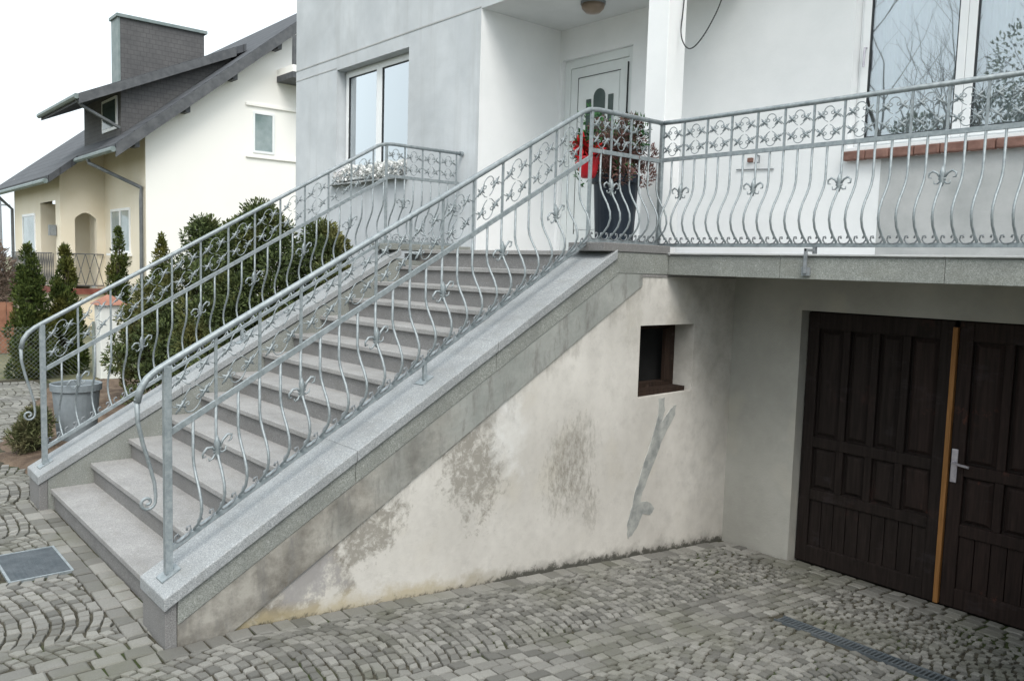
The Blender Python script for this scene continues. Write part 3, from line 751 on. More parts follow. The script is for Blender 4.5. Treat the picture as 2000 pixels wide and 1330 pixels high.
def railing_run(parent, o, d, out, L, z0, slope, hb, hm, ht, step, fle, s0=0, cap_posts=(), base_scroll=True, skip_last=False):
    """one straight run. o: xy start, d: unit direction, out: outward unit, z0: base height at s=0; heights above base line"""
    P3 = lambda s, h, f=0: (o[0]+d[0]*s+out[0]*f, o[1]+d[1]*s+out[1]*f, z0+slope*s+h)
    z = MAT['zinc']
    n = int(round((L-s0)/step))
    # shared meshes, local to s=0
    Q = lambda s, h, f=0: (d[0]*s+out[0]*f, d[1]*s+out[1]*f, slope*s+h)
    up = MB().bar(Q(0, hm), Q(0, ht), .007).mesh('upper_bar', z)
    H = hm-hb
    bal = MB().tube([(out[0]*f, out[1]*f, hb+H*t) for t, f in BEL], .0082, 6).mesh('baluster', z, True)
    orn = ornament_panel(step, ht-hm, lambda u, v: Q(u, hm+v)).mesh('scroll_panel', MAT['zinc'], True)
    fl = fleur(lambda u, v: (d[0]*u+out[0]*.018, d[1]*u+out[1]*.018, slope*u+hb+H*.60+v)).mesh('lily_ornament', MAT['zinc'], True)
    hs_ = step/2
    bs = MB()
    for sg in (-1, 1):
        pts = [(0.012*sg+hs_/2+sg*hs_*.18*0, .012)] 
        pts = [(hs_/2, .008), (hs_/2+sg*hs_*.22, .014), (hs_/2+sg*hs_*.36, .034), (hs_/2+sg*hs_*.33, .058), (hs_/2+sg*hs_*.20, .060), (hs_/2+sg*hs_*.18, .044)]
        bs.tube([Q(u, hb+v, .012) for u, v in pts], [.006, .006, .006, .0055, .006, .007], 5)
    bs = bs.mesh('foot_scroll', MAT['zinc_dark'], True)
    k = 0
    while True:
        s = s0+k*hs_
        if s > L-.02: break
        loc = Vector(P3(s, 0))
        if s > .01:
            link('baluster', bal, parent, loc)
            if k % 2 == 0: link('upper_bar', up, parent, loc)
        if k % 2 == 0 and s+step < L+.03: link('scroll_panel', orn, parent, loc)
        if k % 2 == 0 and (k//2) % fle == 1: link('lily_ornament', fl, parent, loc)
        if base_scroll and s+hs_ < L+.03: link('foot_scroll', bs, parent, loc)
        k += 1
    MB().bar(P3(0, hm), P3(L, hm), .008, .0165).build('middle_rail', z, parent, .002)
    MB().bar(P3(0, hb), P3(L, hb), .0135, .0145).build('bottom_rail', z, parent, .002)
    return P3
def handrail(parent, pts, r=.0185):
    return MB().tube(pts, r, 10).build('handrail', MAT['zinc'], parent, smooth=True)
def volute(parent, x, out):
    pass

def stair_rail(label, x, out, y_end, ytop, ztop, zbase):
    rl = thing('stair_railing', label, 'railing', (x, .06, capz(.06)), 'galvanised railings of the staircase')
    d = (0, 1); L = ytop-.09
    P3 = railing_run(rl, (x, .09), d, out, L, capz(.09), SL, .13, .77, 1.135, .2535, 2)
    # newel post, foot plates, upper post
    MB().box(x-.02, x+.02, .06, .10, capz(.08)+.004, capz(.08)+1.14).build('newel_post', MAT['zinc'], rl, .003)
    MB().hexa([(x-.05, .03, capz(.03)+.001), (x+.05, .03, capz(.03)+.001), (x+.05, .13, capz(.13)+.001), (x-.05, .13, capz(.13)+.001), (x-.05, .03, capz(.03)+.009), (x+.05, .03, capz(.03)+.009), (x+.05, .13, capz(.13)+.009), (x-.05, .13, capz(.13)+.009)]).build('foot_plate', MAT['zinc'], rl)
    ym = 1.74
    MB().bar((x, ym, capz(ym)+.008), (x, ym, capz(ym)+.12), .012).build('support_foot', MAT['zinc'], rl)
    MB().hexa([(x-.045, ym-.045, capz(ym-.045)+.001), (x+.045, ym-.045, capz(ym-.045)+.001), (x+.045, ym+.045, capz(ym+.045)+.001), (x-.045, ym+.045, capz(ym+.045)+.001), (x-.045, ym-.045, capz(ym-.045)+.008), (x+.045, ym-.045, capz(ym-.045)+.008), (x+.045, ym+.045, capz(ym+.045)+.008), (x-.045, ym+.045, capz(ym+.045)+.008)]).build('foot_plate', MAT['zinc'], rl)
    # landing return
    L2 = y_end-ytop
    railing_run(rl, (x, ytop), d, out, L2, zbase, 0, .0, 2.955-zbase, ztop-zbase-.015, .2265, 3, 0)
    MB().box(x-.012, x+.012, ytop-.012, ytop+.012, 2.19, ztop-.01).build('newel_post', MAT['zinc'], rl, .003)
    # handrail: curled front end, flight, return
    zt = lambda y: capz(y)+1.15
    yf = .02
    curl = [(x, .10, zt(.10)), (x, .03, zt(.03)-.002), (x, -.02, zt(-.02)-.015), (x, -.055, zt(-.055)-.05), (x, -.072, zt(-.07)-.11)]
    pts = curl[::-1]+[(x, y, zt(y)) for y in np.linspace(.3, ytop-.10, 6)]+[(x, ytop-.03, ztop-.012), (x, ytop+.06, ztop), (x, y_end, ztop)]
    handrail(rl, pts)
    zc = zt(-.07)-.11
    body = [(x, -.072, zc+.02), (x, -.070, zc-.10), (x, -.045, zc-.22), (x, -.012, zc-.34), (x, .012, zc-.44), (x, .018, zc-.52)]
    sp = [(x, .018-.045+q[0], zc-.54+q[1]) for q in spiral((0, 0), .045, 1.35, .3, -1, 18, .2)]
    MB().tube(body+sp, [.016, .012, .011, .010, .0095, .009]+[.0085]*len(sp), 7).build('end_scroll', MAT['zinc'], rl, smooth=True)
    return rl
RX = -.19; LX = -3.19
rr_ = stair_rail('galvanised steel railing on the right cheek of the staircase, nearer the garage', RX, (1, 0), 4.08, 3.24, 3.265, 2.272)
lr_ = stair_rail('galvanised steel railing on the left cheek of the staircase, beside the shrubs', LX, (-1, 0), YA-.02, 3.29, 3.285, 2.272)
MB().tube([(LX, YA-.04, 3.285), (LX, YA-.004, 3.285)], .028, 10).build('wall_flange', MAT['zinc'], lr_)
bl = thing('balcony_railing', 'galvanised steel balcony railing with bellied bars in front of the wide window', 'railing', (2, 4.08, 2.2))
railing_run(bl, (-.19, 4.08), (1, 0), (0, -1), 5.2, 2.262, 0, 0, .70, .988, .2265, 3, 0)
handrail(bl, [(-.17, 4.08, 3.265), (-.02, 4.08, 3.262), (5.0, 4.08, 3.262)])
for xb in (1.235, 3.4):
    br = MB().box(xb-.009, xb+.009, 4.062, 4.098, 2.198, 2.26).box(xb-.01, xb+.01, 3.955, 4.07, 2.215, 2.235).box(xb-.012, xb+.012, 3.955, 3.968, 2.06, 2.235).build('wall_bracket', MAT['zinc_dark'], bl, .002)
    MB().box(xb-.03, xb+.03, 3.968, 3.9885, 2.045, 2.105).build('bracket_plate', MAT['zinc_dark'], br)
for xb in (-.19+.2265*0, ):
    MB().box(xb-.016, xb+.016, 4.066, 4.098, 2.2, 3.25).build('corner_post', MAT['zinc'], bl, .003)

# ------------------------------------------------------------------ foliage helper
def leaves(name, n, sampler, size, mat, parent, aspect=3.0, up=.0, tonef=None):
    """n small leaf quads; sampler(n) -> positions, outward directions"""
    Pp, D = sampler(n); n = len(Pp)
    D = D+rng.normal(0, .55, (n, 3)); D[:, 2] += up; D /= np.linalg.norm(D, axis=1, keepdims=True)+1e-9
    S = np.cross(D, rng.normal(0, 1, (n, 3))); S /= np.linalg.norm(S, axis=1, keepdims=True)+1e-9
    L = size*rng.uniform(.6, 1.4, (n, 1)); Wd = L/aspect
    a = Pp-S*Wd*.3; b_ = Pp+S*Wd*.3; c = Pp+D*L*.6+S*Wd*.5; e = Pp+D*L; f = Pp+D*L*.6-S*Wd*.5
    V = np.stack([a, b_, c, e, f], 1).reshape(-1, 3)
    F = np.arange(n*5).reshape(n, 5)
    t = rng.uniform(0, 1, n) if tonef is None else np.clip(tonef(Pp)+rng.normal(0, .18, n), 0, 1)
    return link(name, npmesh(name, V, F, mat, t), parent)
def clump_sampler(centers, radii, k, zsq=1.0):
    """points near the surface of many small clumps"""
    C_ = np.asarray(centers, float); Rr = np.asarray(radii, float)
    def f(n):
        i = rng.choice(len(C_), n, p=Rr**2/np.sum(Rr**2)); d = rng.normal(0, 1, (n, 3)); d /= np.linalg.norm(d, axis=1, keepdims=True)
        r_ = Rr[i]*np.cbrt(rng.uniform(.25, 1, n)); p_ = C_[i]+d*r_[:, None]*np.array([1, 1, zsq]); return p_, d
    return f
def shrub(name, label, cat, c, rx, ry, h, n, mat, size, group=None, nclump=60, shape='dome', aspect=3, up=.35, cr=.20):
    o = thing(name, label, cat, c, group)
    cs, rs = [], []
    while len(cs) < nclump:
        t = random.random(); an = random.uniform(0, 2*math.pi)
        if shape == 'dome': rad = math.sqrt(max(0, 1-(t*1.02)**2.2))*(.72+.28*math.sin(an*3+c[0])*.6)
        else: rad = (1-t)**.62*(.95 if t > .08 else .8)
        rho = rad*math.sqrt(random.uniform(.25, 1)) if shape == 'dome' else rad*math.sqrt(random.uniform(.3, 1))
        cs.append((c[0]+rx*rho*math.cos(an), c[1]+ry*rho*math.sin(an), c[2]+.05+t*h*.96)); rs.append((cr*random.uniform(.6, 1.25))*(1 if shape == 'dome' else max(.35, rad+.15)))
    leaves('crown', n, clump_sampler(cs, rs, 0, .9 if shape == 'dome' else 1.5), size, mat, o, aspect, up)
    tr = MB().tube([(c[0], c[1], c[2]-.05), (c[0]+.02, c[1], c[2]+h*.4), (c[0], c[1]+.02, c[2]+h*.85)], [.05, .035, .01], 6)
    for k in range(9):
        q = random.choice(cs); z_ = c[2]+random.uniform(.05, .5)*h
        tr.tube([(c[0], c[1], z_), ((c[0]+q[0])/2, (c[1]+q[1])/2, (z_+q[2])/2+.05), q], [.02, .014, .005], 5)
    tr.build('trunk', MAT['bark'], o)
    return o
shrub('juniper_shrub', 'tall dense dark green juniper close behind the left stair railing', 'shrub', (-5.45, 2.9, .0), 1.3, 1.0, 2.64, 62000, MAT['juniper'], .05, 'evergreens in the garden bed', 170, cr=.2)
shrub('juniper_shrub', 'broad juniper at the right end of the bed, touching the grey house wall', 'shrub', (-4.72, 3.35, .0), 1.0, .75, 2.42, 32000, MAT['juniper'], .05, 'evergreens in the garden bed', 75, cr=.18)
shrub('juniper_shrub', 'low dark green juniper beside the white gate pillar', 'shrub', (-7.75, 2.3, .0), .72, .65, 1.6, 18000, MAT['juniper'], .05, 'evergreens in the garden bed', 60)
shrub('juniper_shrub', 'olive green rounded juniper top left of the tallest shrub', 'shrub', (-7.1, 2.85, .0), .9, .85, 2.5, 30000, MAT['juniper'], .05, 'evergreens in the garden bed', 80)
for px_, py_, hh, rad, lab in ((-11.2, 1.45, 2.2, .37, 'slim conical thuja farthest left by the wire fence'), (-11.6, 2.08, 2.2, .33, 'slim conical thuja second from the left, beside the white pillar'), (-13.6, 3.5, 2.6, .31, 'slim conical thuja in front of the neighbour ground floor window'), (-13.0, 4.15, 2.5, .36, 'conical thuja whose tip rises beside the neighbour downpipe')):
    shrub('thuja_tree', lab, 'tree', (px_, py_, 0), rad, rad, hh, 16000, MAT['thuja'], .06, 'row of thujas along the boundary', 130, 'cone', 3, 1.0, .12)
shrub('dwarf_pine', 'small round dry looking dwarf pine on brown soil beside the tub', 'shrub', (-5.12, .36, .04), .20, .20, .34, 4200, MAT['smallbush'], .055, None, 24, 'dome', 6, .6, .09)
# tub with plants
tb = thing('planter_tub', 'large grey tapered planter tub beside the foot of the stairs', 'planter', (-5.3, .82, .0))
MB().lathe([(.175, 0), (.185, .02), (.228, .58), (.248, .59), (.252, .66), (.24, .665), (.224, .65), (.215, .59), (.0, .57)], (-5.3, .80, .02), 30).build('tub', MAT['tub'], tb, smooth=False)
MB().lathe([(.216, 0), (.216, .012), (.0, .02)], (-5.3, .80, .60), 24).build('soil', MAT['soil'], tb)
df = thing('dry_flowers', 'withered pale flower stalks growing behind the planter tub', 'plant', (-5.35, 1.75, .04))
leaves('stalks', 2600, clump_sampler([(-5.3+random.uniform(-.45, .35), 1.72+random.uniform(-.25, .3), random.uniform(.12, .5)) for _ in range(22)], [.10]*22, 0), .06, MAT['dryflower'], df, 5, .6)
m = MB()
for k in range(40):
    x_, y_ = -5.3+random.uniform(-.4, .3), 1.72+random.uniform(-.22, .28); m.tube([(x_, y_, .03), (x_+random.uniform(-.04, .04), y_+random.uniform(-.04, .04), .25), (x_+random.uniform(-.1, .1), y_+random.uniform(-.1, .1), random.uniform(.35, .6))], .004, 4)
m.build('stems', MAT['dryflower'], df)

# pot with heather on the landing, red pot on the rail
pc = (-.43, 3.80, 2.20)
pt = thing('plant_pot', 'tall dark blue glazed pot on the landing next to the white column', 'plant pot', pc)
MB().lathe([(.15, 0), (.155, .02), (.185, .55), (.205, .56), (.21, .62), (.195, .625), (.185, .60), (.0, .58)], pc, 28).build('pot', MAT['blue_pot'], pt, smooth=False)
hp = thing('heather_plant', 'bushy red and green heather growing in the tall blue pot', 'plant', (pc[0], pc[1], pc[2]+.58))
leaves('foliage', 9000, clump_sampler([(pc[0]+random.uniform(-.22, .22), pc[1]+random.uniform(-.2, .2), pc[2]+random.uniform(.62, 1.08)) for _ in range(30)], [.10]*30, 0), .034, MAT['heather'], hp, 4, .5)
leaves('sprigs', 900, clump_sampler([(pc[0]+random.uniform(-.2, .2), pc[1]+random.uniform(-.2, .2), pc[2]+random.uniform(.6, 1.1)) for _ in range(16)], [.09]*16, 0), .038, MAT['green_leaf'], hp, 3, .5)
m = MB()
for k in range(24):
    a_ = random.uniform(0, 6.28); m.tube([(pc[0]+.05*math.cos(a_), pc[1]+.05*math.sin(a_), pc[2]+.57), (pc[0]+.12*math.cos(a_), pc[1]+.12*math.sin(a_), pc[2]+.8), (pc[0]+.2*math.cos(a_), pc[1]+.2*math.sin(a_), pc[2]+1.05)], .004, 4)
m.build('stems', MAT['bark'], hp)
rp = (-.33, 3.36, 2.76)
rpo = thing('hanging_pot', 'small bright red pot hung on the stair railing', 'plant pot', rp)
MB().lathe([(.045, 0), (.060, .012), (.078, .07), (.082, .14), (.086, .145), (.086, .165), (.074, .165), (.07, .14), (.0, .135)], rp, 22).build('pot', MAT['red_pot'], rpo, smooth=True)
MB().tube([(rp[0]+.08, rp[1], rp[2]+.15), (rp[0]+.12, rp[1], rp[2]+.19), (RX-.012, rp[1], rp[2]+.222), (RX+.012, rp[1], rp[2]+.218), (RX+.018, rp[1], rp[2]+.18)], .0045, 5).build('hook', MAT['zinc'], rpo)
po = thing('poinsettia_plant', 'small poinsettia with red bracts in the hanging red pot', 'plant', (rp[0], rp[1], rp[2]+.14))
leaves('bracts', 160, clump_sampler([(rp[0]+random.uniform(-.05, .06), rp[1]+random.uniform(-.05, .05), rp[2]+random.uniform(.16, .26)) for _ in range(8)], [.05]*8, 0), .06, MAT['red_petal'], po, 2, .2)
leaves('leaf_mass', 110, clump_sampler([(rp[0]+random.uniform(-.08, .04), rp[1]+random.uniform(-.05, .05), rp[2]+random.uniform(.2, .33)) for _ in range(6)], [.04]*6, 0), .06, MAT['green_leaf'], po, 2, .2)
# window box
fb = thing('flower_box', 'low window box full of white blossoms on the left window sill', 'flower box', (-5.2, YA-.01, 3.13))
MB().box(-5.92, -4.42, YA-.07, YA+.05, 3.134, 3.19).build('box', MAT['pvc'], fb, .006)
leaves('blossoms', 7000, clump_sampler([(-5.9+1.5*k/26+random.uniform(-.02, .02), YA-.02+random.uniform(-.05, .05), 3.20+random.uniform(-.02, .05)) for k in range(27)], [.075]*27, 0), .034, MAT['white_flower'], fb, 1.6, .3)

# ------------------------------------------------------------------ small things
lp = thing('ceiling_lamp', 'round amber glass ceiling lamp above the front door', 'lamp', (-1.9, 4.95, CE))
MB().lathe([(.02, -.12), (.075, -.11), (.115, -.07), (.125, -.03)], (-1.9, 4.95, CE), 24).build('shade', MAT['lamp_glass'], lp, smooth=True)
MB().lathe([(.13, -.03), (.13, -.001)], (-1.9, 4.95, CE), 24).build('base', MAT['zinc_dark'], lp)
cpts = [(-.335, 4.50, 4.80), (-.335, 4.46, 4.30), (-.30, 4.40, 4.08), (-.22, 4.36, 3.95), (-.13, 4.34, 3.91), (-.05, 4.36, 3.98), (.02, 4.40, 4.12), (.06, 4.46, 4.30), (.075, 4.6, 4.7), (.08, 5.0, 5.1), (.08, 5.465, 5.3)]
def smooth_path(P_, n=6):
    out = []; V_ = [Vector(q) for q in P_]
    for i in range(len(V_)-1):
        a, b_, c, d = V_[max(i-1, 0)], V_[i], V_[i+1], V_[min(i+2, len(V_)-1)]
        for t in np.linspace(0, 1, n, endpoint=False):
            out.append(.5*((2*b_)+(c-a)*t+(2*a-5*b_+4*c-d)*t*t+(3*b_-a-3*c+d)*t**3))
    return out+[V_[-1]]
cb = MB().tube(smooth_path(cpts), .0055, 6).build('cable', MAT['cable'], smooth=True)
tag(cb, 'black cable hanging in a loop beside the white column', 'cable')
fx = thing('wall_tap', 'small brown and grey tap with pipe on the white terrace wall', 'tap', (-.22, YB, 3.05))
MB().box(-.275, -.225, YB-.03, YB-.001, 3.095, 3.135).build('body', MAT['brick_sill'], fx, .004)
MB().tube([(-.17, YB-.004, 3.15), (-.17, YB-.05, 3.15), (-.13, YB-.05, 3.14), (-.13, YB-.05, 3.08), (-.19, YB-.04, 3.08)], .008, 6).build('spout', MAT['zinc_dark'], fx)
MB().tube([(-.40, YB-.012, 3.035), (.0, YB-.012, 3.015)], .006, 6).build('pipe', MAT['zinc_dark'], fx)
gr = thing('foot_grate', 'rectangular grey steel floor grate in the cobbles left of the first step', 'grate', (-1.75, -.29, 0))
MB().box(-2.04, -1.46, -.47, -.455, -.02, .006).box(-2.04, -1.46, -.115, -.10, -.02, .006).box(-2.04, -2.025, -.455, -.115, -.02, .006).box(-1.475, -1.46, -.455, -.115, -.02, .006).build('frame', MAT['zinc'], gr)
m = MB()
for k in range(26): m.box(-2.02+k*.0212, -2.02+k*.0212+.009, -.4545, -.1155, -.017, .003)
for k in range(9): m.box(-2.0245, -1.4755, -.44+k*.037, -.44+k*.037+.007, -.017, -.001)
m.build('bars', MAT['grate'], gr)
dc = thing('drain_channel', 'narrow steel drain channel in the cobbles parallel to the garage door', 'drain', (2.6, 3.58, gz(1, 3.58)))
zc = gz(1, 3.58)
def sl_box(m, x0, x1, y0, y1, a, b_):
    f = lambda y: gz(1, y); return m.hexa([(x0, y0, f(y0)+a), (x1, y0, f(y0)+a), (x1, y1, f(y1)+a), (x0, y1, f(y1)+a), (x0, y0, f(y0)+b_), (x1, y0, f(y0)+b_), (x1, y1, f(y1)+b_), (x0, y1, f(y1)+b_)])
m = MB(); sl_box(m, 1.42, 3.9, 3.515, 3.528, -.015, .007); sl_box(m, 1.42, 3.9, 3.632, 3.645, -.015, .007); m.build('frame', MAT['grate'], dc)
m = MB()
for k in range(90): sl_box(m, 1.43+k*.0272, 1.43+k*.0272+.012, 3.528, 3.632, -.014, .003)
m.build('grate', MAT['grate'], dc)

# ------------------------------------------------------------------ neighbour's house
nb = thing('neighbour_house', 'cream house with dark pitched roof, dormer and wide slate chimney', 'house', (-23, 9, 0))
XG, NY, RY = -18.0, 5.37, 10.45
rt = lambda y: 5.10+.82*(y-4.96)       # roof top surface, front slope
zr_ = rt(RY)
under = lambda y: rt(y)-.195
# gable wall with window opening
MB().quad((XG, NY, -.1), (XG, 2*RY-NY, -.1), (XG, 2*RY-NY, under(NY)), (XG, RY, under(RY)), (XG, NY, under(NY))).build('gable_wall', MAT['n_wall_lit'], nb)
MB().quad((-21.8, NY, -.1), (XG, NY, -.1), (XG, NY, under(NY)), (-21.8, NY, under(NY))).build('front_wall', MAT['n_wall'], nb)
# projecting porch block with arched side opening
PX, PY, PL = -21.8, 4.208, -28.3
m = MB(); a0, a1, az = 4.58, 5.15, 3.05
zt_ = lambda y: under(y)
m.quad((PX, PY, -.1), (PX, a0, -.1), (PX, a0, zt_(a0)), (PX, PY, zt_(PY))); m.quad((PX, a1, -.1), (PX, NY, -.1), (PX, NY, zt_(NY)), (PX, a1, zt_(a1)))
m.quad((PX, a0, -.1), (PX, a1, -.1), (PX, a1, 1.05), (PX, a0, 1.05))
ar = [(a0+(a1-a0)*t, az+.18*math.sin(math.pi*t)) for t in np.linspace(0, 1, 9)]
m.quad(*([(PX, a0, zt_(a0))]+[(PX, y_, z_) for y_, z_ in ar]+[(PX, a1, zt_(a1))]))
m.quad((PX, a1, 1.05), (PX-.25, a1, 1.05), (PX-.25, a1, az), (PX, a1, az))
m.quad((PL, PY, -.1), (-24.3, PY, -.1), (-24.3, PY, under(PY)), (PL, PY, under(PY))); m.quad((-22.35, PY, -.1), (PX, PY, -.1), (PX, PY, under(PY)), (-22.35, PY, under(PY)))
m.quad((-24.3, PY, -.1), (-22.35, PY, -.1), (-22.35, PY, 1.05), (-24.3, PY, 1.05)); m.quad((-24.3, PY, 3.55), (-22.35, PY, 3.55), (-22.35, PY, under(PY)), (-24.3, PY, under(PY)))
m.quad((PL, NY+.2, -.1), (PX, NY+.2, -.1), (PX, NY+.2, 4.8), (PL, NY+.2, 4.8)); m.quad((-24.3, PY, 1.05), (-24.3, NY+.2, 1.05), (-24.3, NY+.2, 3.55), (-24.3, PY, 3.55)); m.quad((PL, PY, -.1), (PL, NY, -.1), (PL, NY, 4.9), (PL, PY, 4.5))
m.build('porch', MAT['n_wall'], nb)
MB().box(-28.5, PX+.12, PY-.12, PY-.01, .90, 1.06).box(PX-.01, PX+.12, PY-.12, NY-.01, .90, 1.06).build('terrace_edge', MAT['n_red'], nb)
# roof
XV, XE, XS = -17.55, -30.5, -21.2
rf = MB()
def roofslab(m, x0, x1, ya, yb, th=.2): m.prism([(ya, rt(ya)-th), (yb, rt(yb)-th), (yb, rt(yb)), (ya, rt(ya))], 'x', x0, x1)
roofslab(rf, XS, XV, 4.55, RY); roofslab(rf, XE, XS, 3.80, RY)
rf.prism([(RY, zr_-.2), (2*RY-4.5, rt(4.5)-.2), (2*RY-4.5, rt(4.5)), (RY, zr_)], 'x', XE, XV)
rf = rf.build('roof', MAT['n_roof'], nb)
MB().prism([(4.55, rt(4.55)-.33), (RY, zr_-.33), (RY, zr_-.02), (4.55, rt(4.55)-.02)], 'x', XV-.05, XV+.03).build('barge_board', MAT['n_trim'], rf)
for k in range(5):
    yy = 5.0+k*1.25
    MB().box(XV-.45, XV-.06, yy, yy+.12, rt(yy)-.40, rt(yy)-.24).build('purlin_end', MAT['n_trim'], rf)
# gutters and downpipes
for (x0, x1, yy) in ((XS+.05, XV, 4.49), (XE, XS, 3.74)):
    MB().tube([(x0, yy, rt(yy)-.10), (x1, yy, rt(yy)-.10)], .07, 8).build('gutter', MAT['n_copper'], nb)
MB().tube([(-19.9, 4.49, rt(4.49)-.16), (-19.9, 4.52, 4.45), (-18.12, 5.30, 3.78), (-18.12, 5.29, 3.5), (-18.12, 5.29, 0)], .05, 7).build('downpipe', MAT['n_pipe'], nb)
MB().tube([(-28.4, 3.74, rt(3.74)-.16), (-28.4, 3.80, 3.85), (-28.32, 4.14, 3.5), (-28.32, 4.14, 0)], .05, 7).build('downpipe', MAT['n_pipe'], nb)
# dormer
dy0, dy1, dxr, dxl = 4.35, 8.3, -18.9, -22.6
dz = lambda y: 6.02+.47*(y-4.0)
dm = MB().prism([(4.0, dz(4.0)-.2), (dy1, dz(dy1)-.2), (dy1, dz(dy1)), (4.0, dz(4.0))], 'x', dxl-.3, dxr+.25).build('dormer', MAT['n_roof'], nb)
MB().prism([(5.05, rt(5.05)), (8.0, rt(8.0)-.05), (7.9, dz(7.9)-.19), (5.05, dz(5.05)-.19)], 'x', dxr-.12, dxr).build('dormer_cheek', MAT['n_slate'], dm)
MB().box(dxl, dxr-.13, 5.06, 5.12, 4.9, dz(5.06)-.19).build('dormer_front', MAT['n_slate'], dm)
MB().box(-20.6, -19.2, 5.02, 5.055, 5.35, 6.2).build('window', MAT['pvc'], dm)
MB().box(-20.5, -19.3, 5.012, 5.019, 5.43, 6.12).build('window_glass', MAT['dark_glass'], dm)
MB().tube([(dxl-.3, 3.95, dz(3.95)-.05), (dxr+.25, 3.95, dz(3.95)-.05)], .07, 8).build('dormer_gutter', MAT['n_copper'], dm)
MB().tube([(dxr+.1, 3.97, dz(4.0)-.12), (dxr+.1, 4.1, 5.75), (dxr+.05, 5.0, 5.32)], .045, 6).build('dormer_downpipe', MAT['n_pipe'], dm)
MB().prism([(4.0, dz(4.0)-.26), (dy1-.3, dz(dy1-.3)-.26), (dy1-.3, dz(dy1-.3)-.02), (4.0, dz(4.0)-.02)], 'x', dxr+.24, dxr+.30).build('dormer_barge_board', MAT['n_trim'], dm)
# chimney
ch = MB().box(-20.1, -19.5, 5.19, 7.43, 5.2, 8.28).build('chimney', MAT['n_slate'], nb)
MB().box(-20.17, -19.43, 5.12, 7.50, 8.28, 8.36).build('chimney_cap', MAT['n_copper'], ch)
MB().box(-20.12, -19.492, 5.165, 5.215, 5.3, 8.275).build('corner_trim', MAT['n_copper'], ch)
# gable window, bands, balcony
def nwin_x(y0, y1, z0, z1):
    w_ = MB().box(XG-.02, XG+.03, y0, y0+.06, z0, z1).box(XG-.02, XG+.03, y1-.06, y1, z0, z1).box(XG-.02, XG+.03, y0+.06, y1-.06, z1-.06, z1).box(XG-.02, XG+.03, y0+.06, y1-.06, z0, z0+.06).build('window', MAT['pvc'], nb)
    MB().box(XG+.004, XG+.01, y0+.06, y1-.06, z0+.06, z1-.06).build('pane', MAT['n_glass'] if 'n_glass' in MAT else MAT['dark_glass'], w_)
MAT['n_glass'] = simple('far window glass', (.16, .22, .22), (.34, .40, .41), 1.1, .08, 0, spec=.8)
nwin_x(8.20, 8.83, 4.98, 6.1)
MB().box(XG, XG+.05, 8.0, 11.5, 6.24, 6.30).build('moulding', MAT['n_wall_lit'], nb); MB().box(XG, XG+.05, 8.0, 11.5, 4.84, 4.90).build('moulding', MAT['n_wall_lit'], nb)
bc = MB().box(XG, XG+1.0, 8.9, 11.8, 6.98, 7.14).build('balcony', MAT['n_trim'], nb)
MB().box(XG+.94, XG+1.0, 8.9, 11.8, 7.14, 7.32).box(XG, XG+.94, 8.9, 8.96, 7.14, 7.32).build('parapet', MAT['n_wall_lit'], bc)
MB().box(XG+.9, XG+1.0, 8.92, 9.02, 7.32, 8.1).build('balcony_post', MAT['n_trim'], bc)
# front windows and doors
def nwin_y(x0, x1, z0, z1, y, div=True):
    f = .07
    m_ = MB().box(x0, x0+f, y-.03, y+.01, z0, z1).box(x1-f, x1, y-.03, y+.01, z0, z1).box(x0+f, x1-f, y-.03, y+.01, z1-f, z1).box(x0+f, x1-f, y-.03, y+.01, z0, z0+f)
    if div: m_.box((x0+x1)/2-.05, (x0+x1)/2+.05, y-.03, y+.01, z0+f, z1-f)
    w_ = m_.build('window', MAT['pvc'], nb); MB().box(x0+f, x1-f, y-.012, y-.006, z0+f, z1-f).build('pane', MAT['n_glass'], w_)
    MB().box(x0-.1, x1+.1, y-.12, y-.001, z0-.07, z0-.005).build('sill', MAT['pvc'], w_); return w_
nwin_y(-21.1, -19.3, 2.1, 3.33, NY-.002)
nwin_y(-26.9, -25.0, 1.1, 3.27, PY-.002, False)
nwin_y(-23.5, -22.8, 1.1, 3.2, NY+.195, False)
# wall lantern
MB().box(-22.32, -22.18, PY-.2, PY-.02, 2.55, 2.85).build('lantern', MAT['zinc_dark'], nb)
# terrace railing
m = MB()
for zz_ in (2.05, 1.15): m.tube([(-28.4, PY-.1, zz_), (-22.4, PY-.1, zz_)], .02, 4); m.tube([(PX+.05, PY-.1, zz_), (PX+.05, NY-.05, zz_)], .02, 4)
for k in range(28):
    x_ = -28.4+k*.222; m.tube([(x_, PY-.1, 1.15), (x_+.222, PY-.1, 2.05)], .011, 4); m.tube([(x_+.222, PY-.1, 1.15), (x_, PY-.1, 2.05)], .011, 4)
for k in range(5):
    y_ = PY-.1+k*.24; m.tube([(PX+.05, y_, 1.15), (PX+.05, y_+.24, 2.05)], .011, 4); m.tube([(PX+.05, y_+.24, 1.15), (PX+.05, y_, 2.05)], .011, 4)
m.build('terrace_railing', MAT['n_trim'], nb)

